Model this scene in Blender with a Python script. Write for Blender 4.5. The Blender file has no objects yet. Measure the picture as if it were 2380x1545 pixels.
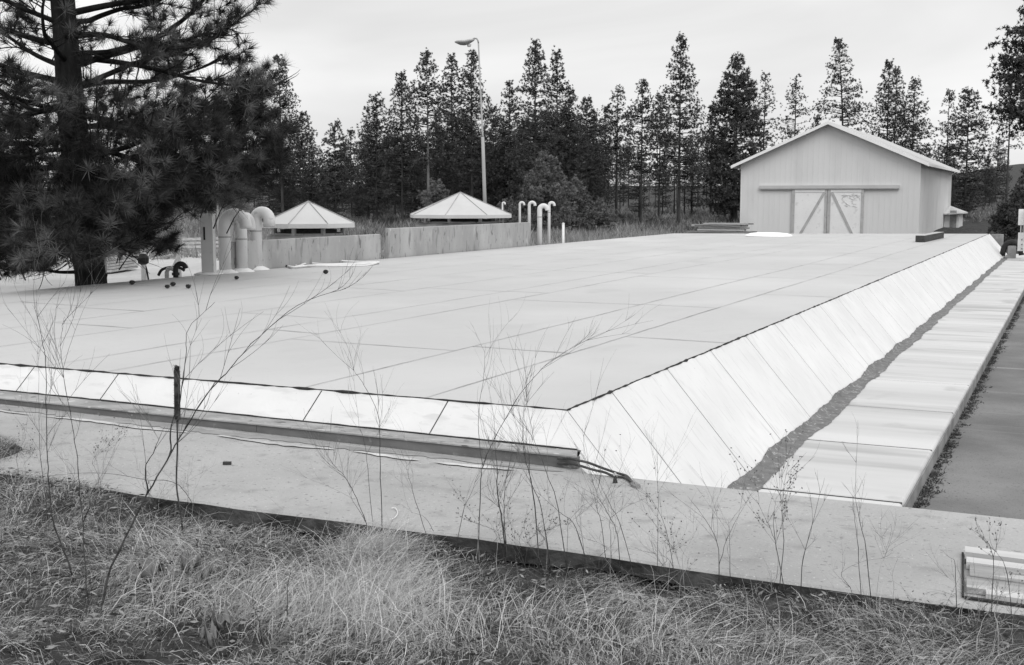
import bpy, math, random
import numpy as np
from mathutils import Vector
rnd = random.Random(7)
SC = bpy.context.scene
COL = SC.collection

# ---------------------------------------------------------------- camera
F, CX, CY, CAMH = 2757.0, 1190.0, 772.5, 2.4          # measured from the photograph (2380 px wide)
PITCH = math.atan((772.5-460)/F)
YAW = math.atan(1308*math.cos(PITCH)/F)               # camera looks left of world +Y
CA, SA = math.cos(YAW), math.sin(YAW)
cam = bpy.data.cameras.new('camera'); camo = bpy.data.objects.new('camera', cam); COL.objects.link(camo)
camo.location = (0, 0, CAMH); camo.rotation_euler = (math.radians(90)-PITCH, 0, YAW)
cam.sensor_width = 36; cam.lens = F/2380*36; cam.clip_end = 5000; cam.clip_start = .05
SC.camera = camo

# ---------------------------------------------------------------- light
SUN_AZ, SUN_EL = math.radians(135), math.radians(46)  # clockwise from +Y
w = bpy.data.worlds.new('World'); SC.world = w; w.use_nodes = True
nt = w.node_tree; nt.nodes.clear()
def N(nt, t, **k):
    n = nt.nodes.new(t)
    for a, v in k.items(): setattr(n, a, v)
    return n
L = nt.links.new
out = N(nt, 'ShaderNodeOutputWorld'); bg = N(nt, 'ShaderNodeBackground')
sky = N(nt, 'ShaderNodeTexSky', sky_type='NISHITA', sun_disc=False, sun_elevation=SUN_EL, sun_rotation=SUN_AZ, air_density=1.0, dust_density=4.0)
bw = N(nt, 'ShaderNodeRGBToBW'); L(sky.outputs[0], bw.inputs[0])
tc = N(nt, 'ShaderNodeTexCoord'); mp = N(nt, 'ShaderNodeMapping'); mp.inputs['Scale'].default_value = (1.0, 1.0, 4.6)
mp.inputs['Rotation'].default_value = (0.06, 0.03, .4)
L(tc.outputs['Generated'], mp.inputs[0])
no = N(nt, 'ShaderNodeTexNoise'); no.inputs['Scale'].default_value = 2.2; no.inputs['Detail'].default_value = 5; no.inputs['Distortion'].default_value = .5
no.inputs['Roughness'].default_value = .45
L(mp.outputs[0], no.inputs['Vector'])
cr = N(nt, 'ShaderNodeMapRange'); cr.inputs[1].default_value = .33; cr.inputs[2].default_value = .68
cr.inputs[3].default_value = 8.0; cr.inputs[4].default_value = 10.9
L(no.outputs[0], cr.inputs[0])
sx = N(nt, 'ShaderNodeSeparateXYZ'); L(tc.outputs['Generated'], sx.inputs[0])
el = N(nt, 'ShaderNodeMapRange'); el.inputs[1].default_value = .12; el.inputs[2].default_value = .9; el.inputs[3].default_value = 1.0; el.inputs[4].default_value = 1.45
L(sx.outputs[2], el.inputs[0])
mu = N(nt, 'ShaderNodeMath', operation='MULTIPLY'); L(cr.outputs[0], mu.inputs[0]); L(el.outputs[0], mu.inputs[1])
mx = N(nt, 'ShaderNodeMix', data_type='FLOAT'); mx.inputs[0].default_value = .9; L(bw.outputs[0], mx.inputs[2]); L(mu.outputs[0], mx.inputs[3])
L(mx.outputs[0], bg.inputs[0]); bg.inputs[1].default_value = .1
L(bg.outputs[0], out.inputs[0])
sl = bpy.data.lights.new('sun', 'SUN'); sl.energy = 1.3; sl.angle = math.radians(35)
so = bpy.data.objects.new('sun', sl); COL.objects.link(so)
sd = Vector((math.sin(SUN_AZ)*math.cos(SUN_EL), math.cos(SUN_AZ)*math.cos(SUN_EL), math.sin(SUN_EL)))
so.rotation_euler = sd.to_track_quat('Z', 'Y').to_euler(); so.location = (5, -5, 30)
SC.view_settings.view_transform = 'Standard'; SC.view_settings.look = 'None'
SC.view_settings.exposure = 0; SC.view_settings.gamma = 1
SC.render.engine = 'CYCLES'; SC.cycles.max_bounces = 6; SC.cycles.diffuse_bounces = 3; SC.cycles.use_denoising = True

# ---------------------------------------------------------------- measuring helpers
def ray(x, y):
    u = (x-CX)/F; v = (CY-y)/F
    fw = math.cos(PITCH)+v*math.sin(PITCH); up = -math.sin(PITCH)+v*math.cos(PITCH)
    return (u*CA-fw*SA, u*SA+fw*CA, up)
def onz(x, y, z):
    d = ray(x, y); t = (z-CAMH)/d[2]; return Vector((d[0]*t, d[1]*t, z))
def ony(x, y, Y):
    d = ray(x, y); t = Y/d[1]; return Vector((d[0]*t, Y, CAMH+d[2]*t))
def onx(x, y, X):
    d = ray(x, y); t = X/d[0]; return Vector((X, d[1]*t, CAMH+d[2]*t))
def ond(x, y, D):                                      # at forward distance D
    d = ray(x, y); t = D/(-d[0]*SA+d[1]*CA); return Vector((d[0]*t, d[1]*t, CAMH+d[2]*t))
RIGHT = Vector((CA, SA, 0)); AWAY = Vector((-SA, CA, 0)); UP = Vector((0, 0, 1))
SRC = 2380/3428.

# ---------------------------------------------------------------- materials
def mat(name, c0, c1, scale=4., detail=6., rough=.85, bump=0., bscale=None, stretch=(1, 1, 1), second=None, metallic=0., coord='Object', contrast=(.35, .65)):
    """grey surface between c0 and c1 driven by noise, optional second noise layer (value, scale, threshold, softness)"""
    m = bpy.data.materials.new(name); m.use_nodes = True; t = m.node_tree; t.nodes.clear(); L = t.links.new
    o = N(t, 'ShaderNodeOutputMaterial'); b = N(t, 'ShaderNodeBsdfPrincipled'); L(b.outputs[0], o.inputs[0])
    b.inputs['Roughness'].default_value = rough; b.inputs['Metallic'].default_value = metallic
    b.inputs['Specular IOR Level'].default_value = .25
    c = N(t, 'ShaderNodeTexCoord'); p = N(t, 'ShaderNodeMapping'); p.inputs['Scale'].default_value = stretch; L(c.outputs[coord], p.inputs[0])
    n = N(t, 'ShaderNodeTexNoise'); n.inputs['Scale'].default_value = scale; n.inputs['Detail'].default_value = detail; n.inputs['Roughness'].default_value = .6
    L(p.outputs[0], n.inputs['Vector'])
    r = N(t, 'ShaderNodeMapRange'); r.inputs[1].default_value, r.inputs[2].default_value = contrast; r.inputs[3].default_value = c0; r.inputs[4].default_value = c1
    L(n.outputs[0], r.inputs[0]); col = r.outputs[0]
    if second:
        for (val, sc, th, soft, st) in second:
            p2 = N(t, 'ShaderNodeMapping'); p2.inputs['Scale'].default_value = st; L(c.outputs[coord], p2.inputs[0]); p2.inputs['Location'].default_value = (3.3, 1.7, 5.1)
            n2 = N(t, 'ShaderNodeTexNoise'); n2.inputs['Scale'].default_value = sc; n2.inputs['Detail'].default_value = 5; L(p2.outputs[0], n2.inputs['Vector'])
            r2 = N(t, 'ShaderNodeMapRange'); r2.inputs[1].default_value = th; r2.inputs[2].default_value = th+soft; L(n2.outputs[0], r2.inputs[0])
            x = N(t, 'ShaderNodeMix', data_type='FLOAT'); L(r2.outputs[0], x.inputs[0]); L(col, x.inputs[2]); x.inputs[3].default_value = val
            col = x.outputs[0]
    L(col, b.inputs['Base Color'])
    if bump:
        nb = N(t, 'ShaderNodeTexNoise'); nb.inputs['Scale'].default_value = bscale or scale*4; nb.inputs['Detail'].default_value = 5; L(p.outputs[0], nb.inputs['Vector'])
        bp = N(t, 'ShaderNodeBump'); bp.inputs['Strength'].default_value = bump; bp.inputs['Distance'].default_value = .02; L(nb.outputs[0], bp.inputs['Height']); L(bp.outputs[0], b.inputs['Normal'])
    return m
def attr_mat(name, lo, hi, rough=.8, trans=0.):
    m = bpy.data.materials.new(name); m.use_nodes = True; t = m.node_tree; t.nodes.clear(); L = t.links.new
    o = N(t, 'ShaderNodeOutputMaterial'); b = N(t, 'ShaderNodeBsdfPrincipled'); L(b.outputs[0], o.inputs[0]); b.inputs['Roughness'].default_value = rough
    b.inputs['Specular IOR Level'].default_value = .15
    a = N(t, 'ShaderNodeAttribute', attribute_name='tone'); r = N(t, 'ShaderNodeMapRange'); r.inputs[3].default_value = lo; r.inputs[4].default_value = hi
    L(a.outputs['Fac'], r.inputs[0]); L(r.outputs[0], b.inputs['Base Color'])
    return m
ONE = (1, 1, 1)
M = dict(
 membrane=mat('roof_membrane', .46, .49, .5, 5, second=[(.447, .9, .60, .08, (1, .6, 1)), (.44, 9, .6, .2, ONE), (.53, .25, .5, .2, ONE), (.36, 60, .68, .05, ONE)], bump=.06, bscale=60),
 seam=mat('seam', .16, .42, 1.6, 5, contrast=(.38, .56)),
 skirt=mat('skirt_paint', .64, .71, 1.2, 5, second=[(.58, 7, .58, .12, (.5, 3, .5)), (.60, 3, .58, .2, (1, 4, 1)), (.55, 26, .68, .08, ONE)], bump=.08, bscale=25, rough=.75),
 tar=mat('tar', .12, .20, 7, 6, second=[(.36, 22, .60, .06, ONE)], bump=.8, bscale=30),
 black=mat('black', .018, .04, 8),
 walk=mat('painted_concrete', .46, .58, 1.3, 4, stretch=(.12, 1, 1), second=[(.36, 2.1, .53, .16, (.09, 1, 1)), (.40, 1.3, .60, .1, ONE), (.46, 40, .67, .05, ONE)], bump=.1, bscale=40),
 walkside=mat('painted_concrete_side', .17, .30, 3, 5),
 asphalt=mat('asphalt', .13, .22, .6, 8, second=[(.26, 1.2, .6, .12, (.1, 2, 1)), (.10, 50, .6, .1, ONE), (.32, 70, .70, .03, ONE)], bump=.5, bscale=90),
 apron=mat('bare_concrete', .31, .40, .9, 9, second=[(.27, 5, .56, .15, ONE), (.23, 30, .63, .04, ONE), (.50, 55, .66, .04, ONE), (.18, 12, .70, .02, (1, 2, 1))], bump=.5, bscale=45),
 apronshade=mat('concrete_edge_shade', .04, .13, 5, 8, bump=.8, bscale=20),  # slab edge colour darkened to carry the shadow under the edge
 smear=mat('white_smear', .36, .56, 3, 8, contrast=(.4, .6)),
 smear2=mat('grey_smear', .22, .32, 4, 8),
 rail=mat('kerb_metal', .11, .18, 2, 6, stretch=(1, 1, 4), second=[(.24, 14, .62, .1, ONE)]),
 railtop=mat('kerb_top', .22, .38, 3, 7, second=[(.5, 14, .62, .05, ONE), (.14, 9, .62, .06, ONE)]),
 tank=mat('stained_concrete', .30, .42, .9, 8, stretch=(1, 1, .35), second=[(.28, 1.3, .50, .3, (1, 1, .35)), (.44, 2.6, .56, .2, (1, 1, .8)), (.24, 9, .60, .08, (1, 1, .2)), (.2, 22, .66, .05, (1, 1, .5)), (.14, 9, .66, .03, (1, 1, .35)), (.50, 8, .68, .04, (1, 1, .5))], bump=.3),
 canopy=mat('canopy_metal', .48, .54, 1, 4, rough=.5, second=[(.38, 30, .68, .06, ONE)]),
 galv=mat('galvanised_pipe', .60, .68, 1.5, 5, rough=.5, second=[(.48, 8, .62, .1, ONE)]),
 flash=mat('white_flashing', .75, .82, 5),
 white=mat('white_paint', .66, .78, 4, second=[(.45, 12, .64, .1, ONE)]),
 greymetal=mat('barn_steel', .65, .71, .25, 4, stretch=(1, 1, .3), rough=.6, second=[(.60, 3, .60, .25, (3, 3, .2)), (.56, .7, .55, .3, (1, 1, .5))]),
 barntrim=mat('barn_trim', .82, .88, 1),
 barnroof=mat('barn_roof', .45, .52, 1),
 soffit=mat('barn_soffit', .10, .16, 2),
 doorframe=mat('door_frame', .38, .47, 3, second=[(.16, 9, .62, .06, ONE)]),
 doorpanel=mat('door_panel', .76, .82, 1.2, 6, second=[(.66, 3, .6, .1, ONE), (.6, 14, .66, .05, ONE)]),
 peel=mat('peeling', .40, .50, 6),
 lumber=mat('lumber', .16, .34, 2, 7, stretch=(.4, 6, 6), second=[(.06, 6, .62, .1, (.2, 3, 6))], bump=.4),
 lumberl=mat('lumber_light', .34, .5, 2, 7, stretch=(.4, 6, 6), bump=.4),
 timber=mat('dark_timber', .035, .07, 3, 7, stretch=(6, .5, 6), bump=.5),
 timberend=mat('timber_top', .38, .48, 4),
 foam=mat('white_cover', .9, .95, 3),
 bark=mat('pine_bark', .006, .022, 3, 8, stretch=(2, 2, .7), bump=1., bscale=14, contrast=(.4, .6)),
 barkfar=mat('pine_bark_far', .03, .08, 2, 6, stretch=(2, 2, .5)),
 barkpale=mat('pine_bark_pale', .13, .22, 2, 6, stretch=(2, 2, .5)),
 twig=mat('dry_twig', .05, .10, 6),
 stem=mat('weed_stem', .025, .08, 18, 4, contrast=(.4, .6)),
 twiglet=mat('weed_twig', .09, .22, 12),
 stempale=mat('weed_stem_pale', .30, .42, 12),
 cone=mat('pine_cone', .02, .05, 20),
 soil=mat('dead_grass_ground', .015, .06, 5, 10, second=[(.11, 2.1, .60, .15, ONE), (.012, 9, .55, .08, ONE)], bump=1., bscale=22),
 field=mat('pale_yard', .38, .48, .35, 7, second=[(.30, 2.0, .60, .15, ONE), (.22, 12, .66, .05, ONE)], bump=.3),
 rubber=mat('black_rubber', .02, .035, 5, rough=.6),
 hose=mat('pale_hose', .62, .74, 3, rough=.6),
 lens=mat('lamp_lens', .5, .56, 3, rough=.3),
 lamp=mat('lamp_metal', .36, .44, 2, rough=.5),
 pole=mat('pole_metal', .32, .40, 1.2, stretch=(1, 1, .3)),
 leafdry=mat('dry_leaf', .12, .24, 9, bump=.5),
 oldwood=mat('weathered_board', .20, .38, 3, 9, stretch=(.35, 3, 3), second=[(.44, 5, .58, .06, (.5, 2, 1)), (.10, 7, .66, .04, (.2, 2, 1))], bump=.4),
 boardpale=mat('pale_board', .46, .56, 3, 6, stretch=(.3, 4, 4), second=[(.4, 5, .64, .08, (.2, 4, 1))]),
)
NEEDLE = attr_mat('pine_needles', .006, .155)
NEEDLEFAR = attr_mat('pine_foliage', .012, .14)
NEEDLEPALE = attr_mat('young_pine_foliage', .07, .24)
GRASSM = attr_mat('dry_grass', .03, .66)
BRUSHM = attr_mat('dry_brush', .05, .34)

# ---------------------------------------------------------------- object helpers
def tag(o, label=None, cat=None, group=None, kind=None):
    if label: o['label'] = label
    if cat: o['category'] = cat
    if group: o['group'] = group
    if kind: o['kind'] = kind
    return o
def empty(name, loc, label=None, cat=None, group=None):
    o = bpy.data.objects.new(name, None); COL.objects.link(o); o.location = loc; o.empty_display_size = .1
    return tag(o, label, cat, group)
def origin(o):
    v = Vector((0, 0, 0))
    while o is not None: v = v+Vector(o.location); o = o.parent
    return v
class MB:
    def __init__(s): s.v = []; s.f = []
    def add(s, vs, fs):
        b = len(s.v); s.v += [tuple(v) for v in vs]; s.f += [tuple(b+i for i in f) for f in fs]; return s
    def box(s, a, b):
        x0, y0, z0 = a; x1, y1, z1 = b
        return s.hexa([(x0,y0,z0),(x1,y0,z0),(x1,y1,z0),(x0,y1,z0)], [(x0,y0,z1),(x1,y0,z1),(x1,y1,z1),(x0,y1,z1)])
    def hexa(s, lo, hi):
        n = len(lo); fs = [tuple(range(n))[::-1], tuple(range(n, 2*n))]+[(i, (i+1) % n, n+(i+1) % n, n+i) for i in range(n)]
        return s.add(list(lo)+list(hi), fs)
    def bar(s, p, q, wd, ht, up=UP):
        p, q = Vector(p), Vector(q); d = (q-p).normalized(); r = d.cross(up)
        if r.length < 1e-4: r = Vector((1, 0, 0))
        r.normalize(); u = r.cross(d).normalized(); r *= wd/2; u *= ht/2
        return s.hexa([p-r-u, p+r-u, p+r+u, p-r+u], [q-r-u, q+r-u, q+r+u, q-r+u])
    def tube(s, pts, rad, n=8, cap=True):
        pts = [Vector(p) for p in pts]; k = len(pts)
        if not hasattr(rad, '__len__'): rad = [rad]*k
        b = len(s.v); prev = None
        for i, p in enumerate(pts):
            d = (pts[min(i+1, k-1)]-pts[max(i-1, 0)]).normalized()
            if prev is None: r = d.orthogonal().normalized()
            else:
                r = prev-d*prev.dot(d); r = r.normalized() if r.length > 1e-5 else d.orthogonal().normalized()
            prev = r; u = d.cross(r)
            for j in range(n):
                a = 2*math.pi*j/n; s.v.append(tuple(p+(r*math.cos(a)+u*math.sin(a))*rad[i]))
        for i in range(k-1):
            for j in range(n):
                a0 = b+i*n+j; a1 = b+i*n+(j+1) % n; s.f.append((a0, a1, a1+n, a0+n))
        if cap: s.f.append(tuple(b+j for j in range(n))[::-1]); s.f.append(tuple(b+(k-1)*n+j for j in range(n)))
        return s
    def lathe(s, c, prof, n=24, close=True):               # prof: (radius, z)
        c = Vector(c); b = len(s.v)
        for r, z in prof:
            for j in range(n):
                a = 2*math.pi*j/n; s.v.append((c.x+r*math.cos(a), c.y+r*math.sin(a), c.z+z))
        for i in range(len(prof)-1):
            for j in range(n):
                a0 = b+i*n+j; a1 = b+i*n+(j+1) % n; s.f.append((a0, a1, a1+n, a0+n))
        if close: s.f.append(tuple(b+j for j in range(n))[::-1]); s.f.append(tuple(b+(len(prof)-1)*n+j for j in range(n)))
        return s
    def build(s, name, m, parent=None, loc=None, smooth=False):
        me = bpy.data.meshes.new(name); base = origin(parent) if parent is not None else Vector(loc or (0, 0, 0))
        v = np.array(s.v, dtype=float).reshape(-1, 3)-np.array(base)
        me.from_pydata(v.tolist(), [], s.f); me.materials.append(m); me.update()
        if smooth: me.shade_smooth()
        o = bpy.data.objects.new(name, me); COL.objects.link(o)
        if parent is not None: o.parent = parent
        else: o.location = base
        return o
def np_mesh(name, verts, nper, m, tone=None, parent=None, loc=(0, 0, 0)):
    """verts (nfaces, nper, 3) unconnected faces"""
    base = origin(parent) if parent is not None else Vector(loc)
    nf = verts.shape[0]; me = bpy.data.meshes.new(name); vv = (verts.reshape(-1, 3)-np.array(base)).astype(np.float32)
    me.vertices.add(nf*nper); me.vertices.foreach_set('co', vv.ravel()); me.loops.add(nf*nper)
    me.loops.foreach_set('vertex_index', np.arange(nf*nper, dtype=np.int32)); me.polygons.add(nf)
    me.polygons.foreach_set('loop_start', np.arange(0, nf*nper, nper, dtype=np.int32)); me.polygons.foreach_set('loop_total', np.full(nf, nper, dtype=np.int32))
    me.update(calc_edges=True)
    if tone is not None:
        a = me.attributes.new('tone', 'FLOAT', 'FACE'); a.data.foreach_set('value', tone.astype(np.float32))
    me.materials.append(m); o = bpy.data.objects.new(name, me); COL.objects.link(o)
    if parent is not None: o.parent = parent
    else: o.location = base
    return o
def copy_tree(o, parent=None):
    c = o.copy(); COL.objects.link(c)
    if parent is not None: c.parent = parent
    for ch in list(o.children): copy_tree(ch, c)
    return c

# ---------------------------------------------------------------- terrain
def sm(a): a = np.clip(a, 0, 1); return a*a*(3-2*a)
def bumps(X, Y, s=1.): return (np.sin(X*2.1*s+1)*np.cos(Y*1.7*s+.5)+.6*np.sin(X*4.3*s+Y*3.1*s)+.4*np.sin(X*7.9*s-Y*6.7*s+2)+.3*np.cos(X*13.*s+Y*11.*s))/2.3
def ground_z(X, Y):
    X = np.asarray(X, float); Y = np.asarray(Y, float)
    bank = .545+.30*sm((5.3-Y)/2.4)+.04*bumps(X, Y)*sm((5.35-Y)/.7+.3)+.022*bumps(X, Y, 2.7)*sm((5.35-Y)/.3)
    bank = bank-(.02+.035*np.sin(X*2.6)+.02*np.sin(X*7+1)-.03*sm((X+2.2)/.6))*sm((X+5.0)/1.2)*sm((Y-4.85)/.4)+.105*sm((-4.6-X)/.9)*sm((Y-4.6)/.5)*(1-.8*sm((Y-5.33)/.12)*(1-sm((-5.9-X)/1.0)))
    bank = bank+.13*sm((-6.3-X)/.9)*sm((6.1-Y)/.5)
    under = np.where(X > -16.2, -.45, .42+0*X)
    t = sm((Y-5.70-.35*sm((-5.9-X)/1.0))/.25)
    z = bank*(1-t)+under*t
    left = sm((-16.0-X)/.8)*sm((Y-7)/2)
    z = z*(1-left)+left*(.42+.03*bumps(X*.3, Y*.3))
    far = sm((Y-57)/6)
    zf = -.1+.026*np.clip(Y-60, 0, 100)+.012*np.clip(Y-160, 0, 260)+.25*bumps(X*.12, Y*.12)
    z = z*(1-far)+far*np.maximum(zf, z*left)
    az = X/np.maximum(Y, 1)
    hill = sm((Y-200)/250)*(8.5*sm((az+.16)/.14))
    leftf = sm((-45-X)/60)*1.2
    return z+hill+leftf-sm((Y-900)/400)*14
def axis(parts):
    return np.unique(np.concatenate([np.linspace(a, b, n) for a, b, n in parts]).round(4))
xs = axis([(-600, -60, 40), (-60, -17, 60), (-17, -9, 40), (-9, 1.5, 180), (1.5, 20, 30), (20, 700, 40)])
ys = axis([(-25, 1, 14), (1, 5, 70), (5, 7.2, 60), (7.2, 60, 70), (60, 200, 60), (200, 1400, 50)])
XX, YY = np.meshgrid(xs, ys); ZZ = ground_z(XX, YY)
g = MB(); g.v = np.stack([XX, YY, ZZ], -1).reshape(-1, 3).tolist(); nx = len(xs)
g.f = [(j*nx+i, j*nx+i+1, (j+1)*nx+i+1, (j+1)*nx+i) for j in range(len(ys)-1) for i in range(nx-1)]
tag(g.build('ground', M['soil'], smooth=True), kind='structure')

# pale yard beside and behind the flat roof, asphalt, walkway, apron
def sheet(name, m, x0, x1, y0, y1, z, nx=2, ny=2, zf=None):
    b = MB(); ax = np.linspace(x0, x1, nx); ay = np.linspace(y0, y1, ny)
    b.v = [(x, y, (zf(x, y) if zf else z)) for y in ay for x in ax]
    b.f = [(j*nx+i, j*nx+i+1, (j+1)*nx+i+1, (j+1)*nx+i) for j in range(ny-1) for i in range(nx-1)]
    return tag(b.build(name, m), kind='structure')
b = MB()
yx = np.linspace(-34, -15.8, 40); yy = np.linspace(9, 40, 50)
b.v = [(x+.25*math.sin(y*.9) if x < -33 else x, y, float(ground_z(x, y))+.012) for y in yy for x in yx]
b.f = [(j*40+i, j*40+i+1, (j+1)*40+i+1, (j+1)*40+i) for j in range(49) for i in range(39)]
tag(b.build('yard', M['field']), kind='structure')
sheet('road', M['asphalt'], -1.2, 9.0, 6.7, 62, -.172)
AZ = .64
b = MB(); rr = random.Random(3)
# apron slab: ragged near edge, ragged far side butts against the roof base at left and drops to the walkway at right
xa = [-26+i*.25 for i in range(int((9+26)/.25)+1)]
near = [5.36+.018*math.sin(x*1.7)+rr.uniform(-.012, .012) for x in xa]
def farY(x): return 7.545 if x < -3.1 else (6.97 if x > -2.84 else 7.545-(x+3.1)/.26*.575)
for i, x in enumerate(xa):
    b.v += [(x, near[i]+.02+.015*math.sin(x*9), AZ-.10-.015*math.sin(x*4.1)), (x, near[i], AZ-.012), (x, near[i]+.014, AZ), (x, farY(x), AZ), (x, farY(x), -.3)]
for i in range(len(xa)-1):
    for k in range(4):
        a = i*5+k; b.f.append((a, a+5, a+6, a+1))
ap = b.build('pavement', M['apron']); tag(ap, kind='structure'); ap.data.materials.append(M['apronshade'])
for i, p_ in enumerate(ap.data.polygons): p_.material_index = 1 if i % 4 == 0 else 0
# underside lip (undercut face below the slab, shade put into its dark tone)
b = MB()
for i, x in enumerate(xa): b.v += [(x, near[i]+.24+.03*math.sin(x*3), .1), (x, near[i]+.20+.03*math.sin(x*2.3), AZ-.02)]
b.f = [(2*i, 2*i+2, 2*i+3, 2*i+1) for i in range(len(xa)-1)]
tag(b.build('pavement_footing', M['apronshade']), kind='structure')
# paint smears beside the kerb beam
def smear(m, spans, z, yc, seed, wd):
    r = random.Random(seed); b = MB()
    for x0, x1 in spans:
        n = int((x1-x0)/.07)+2; k = len(b.v)
        for i in range(n):
            x = x0+(x1-x0)*i/(n-1); h = wd*math.sin(math.pi*i/(n-1))**.4*(.5+.5*r.random()); c = yc(x)+.02*math.sin(x*5+seed)
            b.v += [(x, c-h, z), (x, c+h*.5, z)]
        b.f += [(k+2*i, k+2*i+2, k+2*i+3, k+2*i+1) for i in range(n-1)]
    return b
beamY = lambda x: 7.23+(x+8.28)/5.43*(-.18) if x > -8.28 else 7.23
tag(smear(M['smear2'], [(-12, -2.9)], AZ+.004, lambda x: beamY(x)-.10, 2, .12).build('grey_paint_stain', M['smear2']), kind='structure')
tag(smear(M['smear'], [(-9.2, -7.6), (-7.5, -5.9), (-5.7, -4.6), (-4.5, -3.9), (-3.8, -3.2)], AZ+.008, lambda x: beamY(x)-.24, 5, .05).build('white_paint_stain', M['smear']), kind='structure')

# walkway with kerb
WX0, WX1 = -2.50, -1.10
b = MB(); yb = [7.0]+[9.66+2.2*i for i in range(21)]+[55.8]
for y0, y1 in zip(yb[:-1], yb[1:]):
    g0, g1 = y0+.024, y1-.024
    if g1-g0 < .1: continue
    b.hexa([(WX0, g0, -.1), (WX1-.015, g0, -.171), (WX1-.015, g1, -.171), (WX0, g1, -.1)][0:4], [(WX0, g0, 0), (WX1-.015, g0, 0), (WX1-.015, g1, 0), (WX0, g1, 0)])
wk = b.build('walkway', M['walk']); tag(wk, kind='structure')
o = MB().box((WX1-.012, 7.0, -.168), (WX1-.003, 55.8, -.036)).build('kerb_face_shade', M['walkside']); tag(o, kind='structure')  # thin kerb side, its shade put into a darker tone
bev = wk.modifiers.new('bevel', 'BEVEL'); bev.width = .03; bev.segments = 3; bev.limit_method = 'ANGLE'
b = MB().box((WX0, 7.0, -.11), (WX1-.03, 55.8, -.012)); tag(b.build('walkway_joint_bed', M['black']), kind='structure')

# ---------------------------------------------------------------- flat roofed reservoir
D = .888; X0, X1, Y0, Y1 = -15.55, -3.21, 7.73, 54.5
res = empty('reservoir', (X0, Y0, 0), 'low flat-roofed concrete reservoir with pale membrane deck and sloping white skirts', 'reservoir')
NXR, NYR = 24, 60; b = MB()
def yfar(x): return 49.3+(x-X0)/(X1-X0)*(Y1-49.3)
def deckz(x, y): return D+.012*math.sin(x*.9+y*.35)*math.sin(math.pi*(x-X0)/(X1-X0))*math.sin(math.pi*min(1, max(0, (y-Y0)/(yfar(x)-Y0))))**.5
for j in range(NYR+1):
    for i in range(NXR+1):
        x = X0+(X1-X0)*i/NXR; y = Y0+(yfar(x)-Y0)*j/NYR; b.v.append((x, y, deckz(x, y)))
b.f = [(j*(NXR+1)+i, j*(NXR+1)+i+1, (j+1)*(NXR+1)+i+1, (j+1)*(NXR+1)+i) for j in range(NYR) for i in range(NXR)]
# left side and far side walls
k = len(b.v); b.v += [(X0, Y0, D), (X0, yfar(X0), D), (X0, yfar(X0), -.3), (X0, Y0, -.3), (X1, Y1, D), (X1, Y1, -.3)]; b.f += [(k, k+1, k+2, k+3), (k+1, k+4, k+5, k+2)]
b.build('roof_deck', M['membrane'], res, smooth=False)
# seams
b = MB(); r = random.Random(11)
def seamline(b, p, q, wd, n=None, wob=.006):
    p, q = Vector(p), Vector(q); L_ = (q-p).length; n = n or max(4, int(L_/.4)); d = (q-p).normalized(); s = Vector((-d.y, d.x, 0)); k = len(b.v)
    for i in range(n+1):
        c = p+(q-p)*(i/n)+s*r.uniform(-wob, wob); h = wd*r.uniform(.55, 1.2)/2
        for e in (-1, 1):
            v = c+s*h*e; b.v.append((v.x, v.y, deckz(v.x, v.y)+.006))
    b.f += [(k+2*i, k+2*i+1, k+2*i+3, k+2*i+2) for i in range(n)]
seamx = [-14.1, -12.65, -11.2, -9.75, -8.30, -6.85, -5.40, -3.95]
seamx = [onz(0, 806, D).x]; 
for q in [(110, 850), (240, 866), (690, 905), (980, 928)]: seamx.append(onz(q[0], q[1], D).x)
step = 1.35
lo = min(seamx)
while lo-step > X0+.2: lo -= step; seamx.append(lo)
for x in seamx: seamline(b, (x, Y0+.02, 0), (x+.02, yfar(x)-.3, 0), .012)
allx = sorted(seamx)+[X1]
for a, c in zip(allx[:-1], allx[1:]):
    y = Y0+r.uniform(2.2, 5)
    while y < yfar(a)-.2:
        seamline(b, (a, y, 0), (c, y-.10, 0), .020); y += r.uniform(4.5, 6.8)
b.build('seam', M['seam'], res)
# right skirt: panels with narrow dark joints, slightly buckled
def skirt_panels(name, P, Q, Pb, Qb, joints, seed):
    r = random.Random(seed); P, Q, Pb, Qb = map(Vector, (P, Q, Pb, Qb)); nrm = (Q-P).cross(Pb-P).normalized()
    if nrm.z < 0: nrm = -nrm
    b = MB(); js = [0]+joints+[1]
    for t0, t1 in zip(js[:-1], js[1:]):
        L_ = (Q-P).length; e = .0055/L_; a, c = t0+(e if t0 > 0 else 0), t1-(e if t1 < 1 else 0); n, mrow = 6, 7; k = len(b.v)
        ph = r.uniform(0, 6)
        for j in range(mrow+1):
            for i in range(n+1):
                t = a+(c-a)*i/n; s = j/mrow
                v = (P+(Q-P)*t)*(1-s)+(Pb+(Qb-Pb)*t)*s+nrm*(.006+.005*math.sin(ph+i*1.1+j*.8)*math.sin(math.pi*i/n))
                b.v.append(tuple(v))
        b.f += [(k+j*(n+1)+i, k+j*(n+1)+i+1, k+(j+1)*(n+1)+i+1, k+(j+1)*(n+1)+i) for j in range(mrow) for i in range(n)]
    return b
hipb = (-2.45, 6.98, 0)
fzb = .655; fyb = Y0-(D-fzb)/1.17
jr = [(y-Y0)/(Y1-Y0) for y in [8.63+1.40*i for i in range(33)] if y < Y1-.3]
fs = lambda P, Q, Pb, Qb, js, seed: skirt_panels('x', P, Q, Pb, Qb, js, seed)
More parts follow.
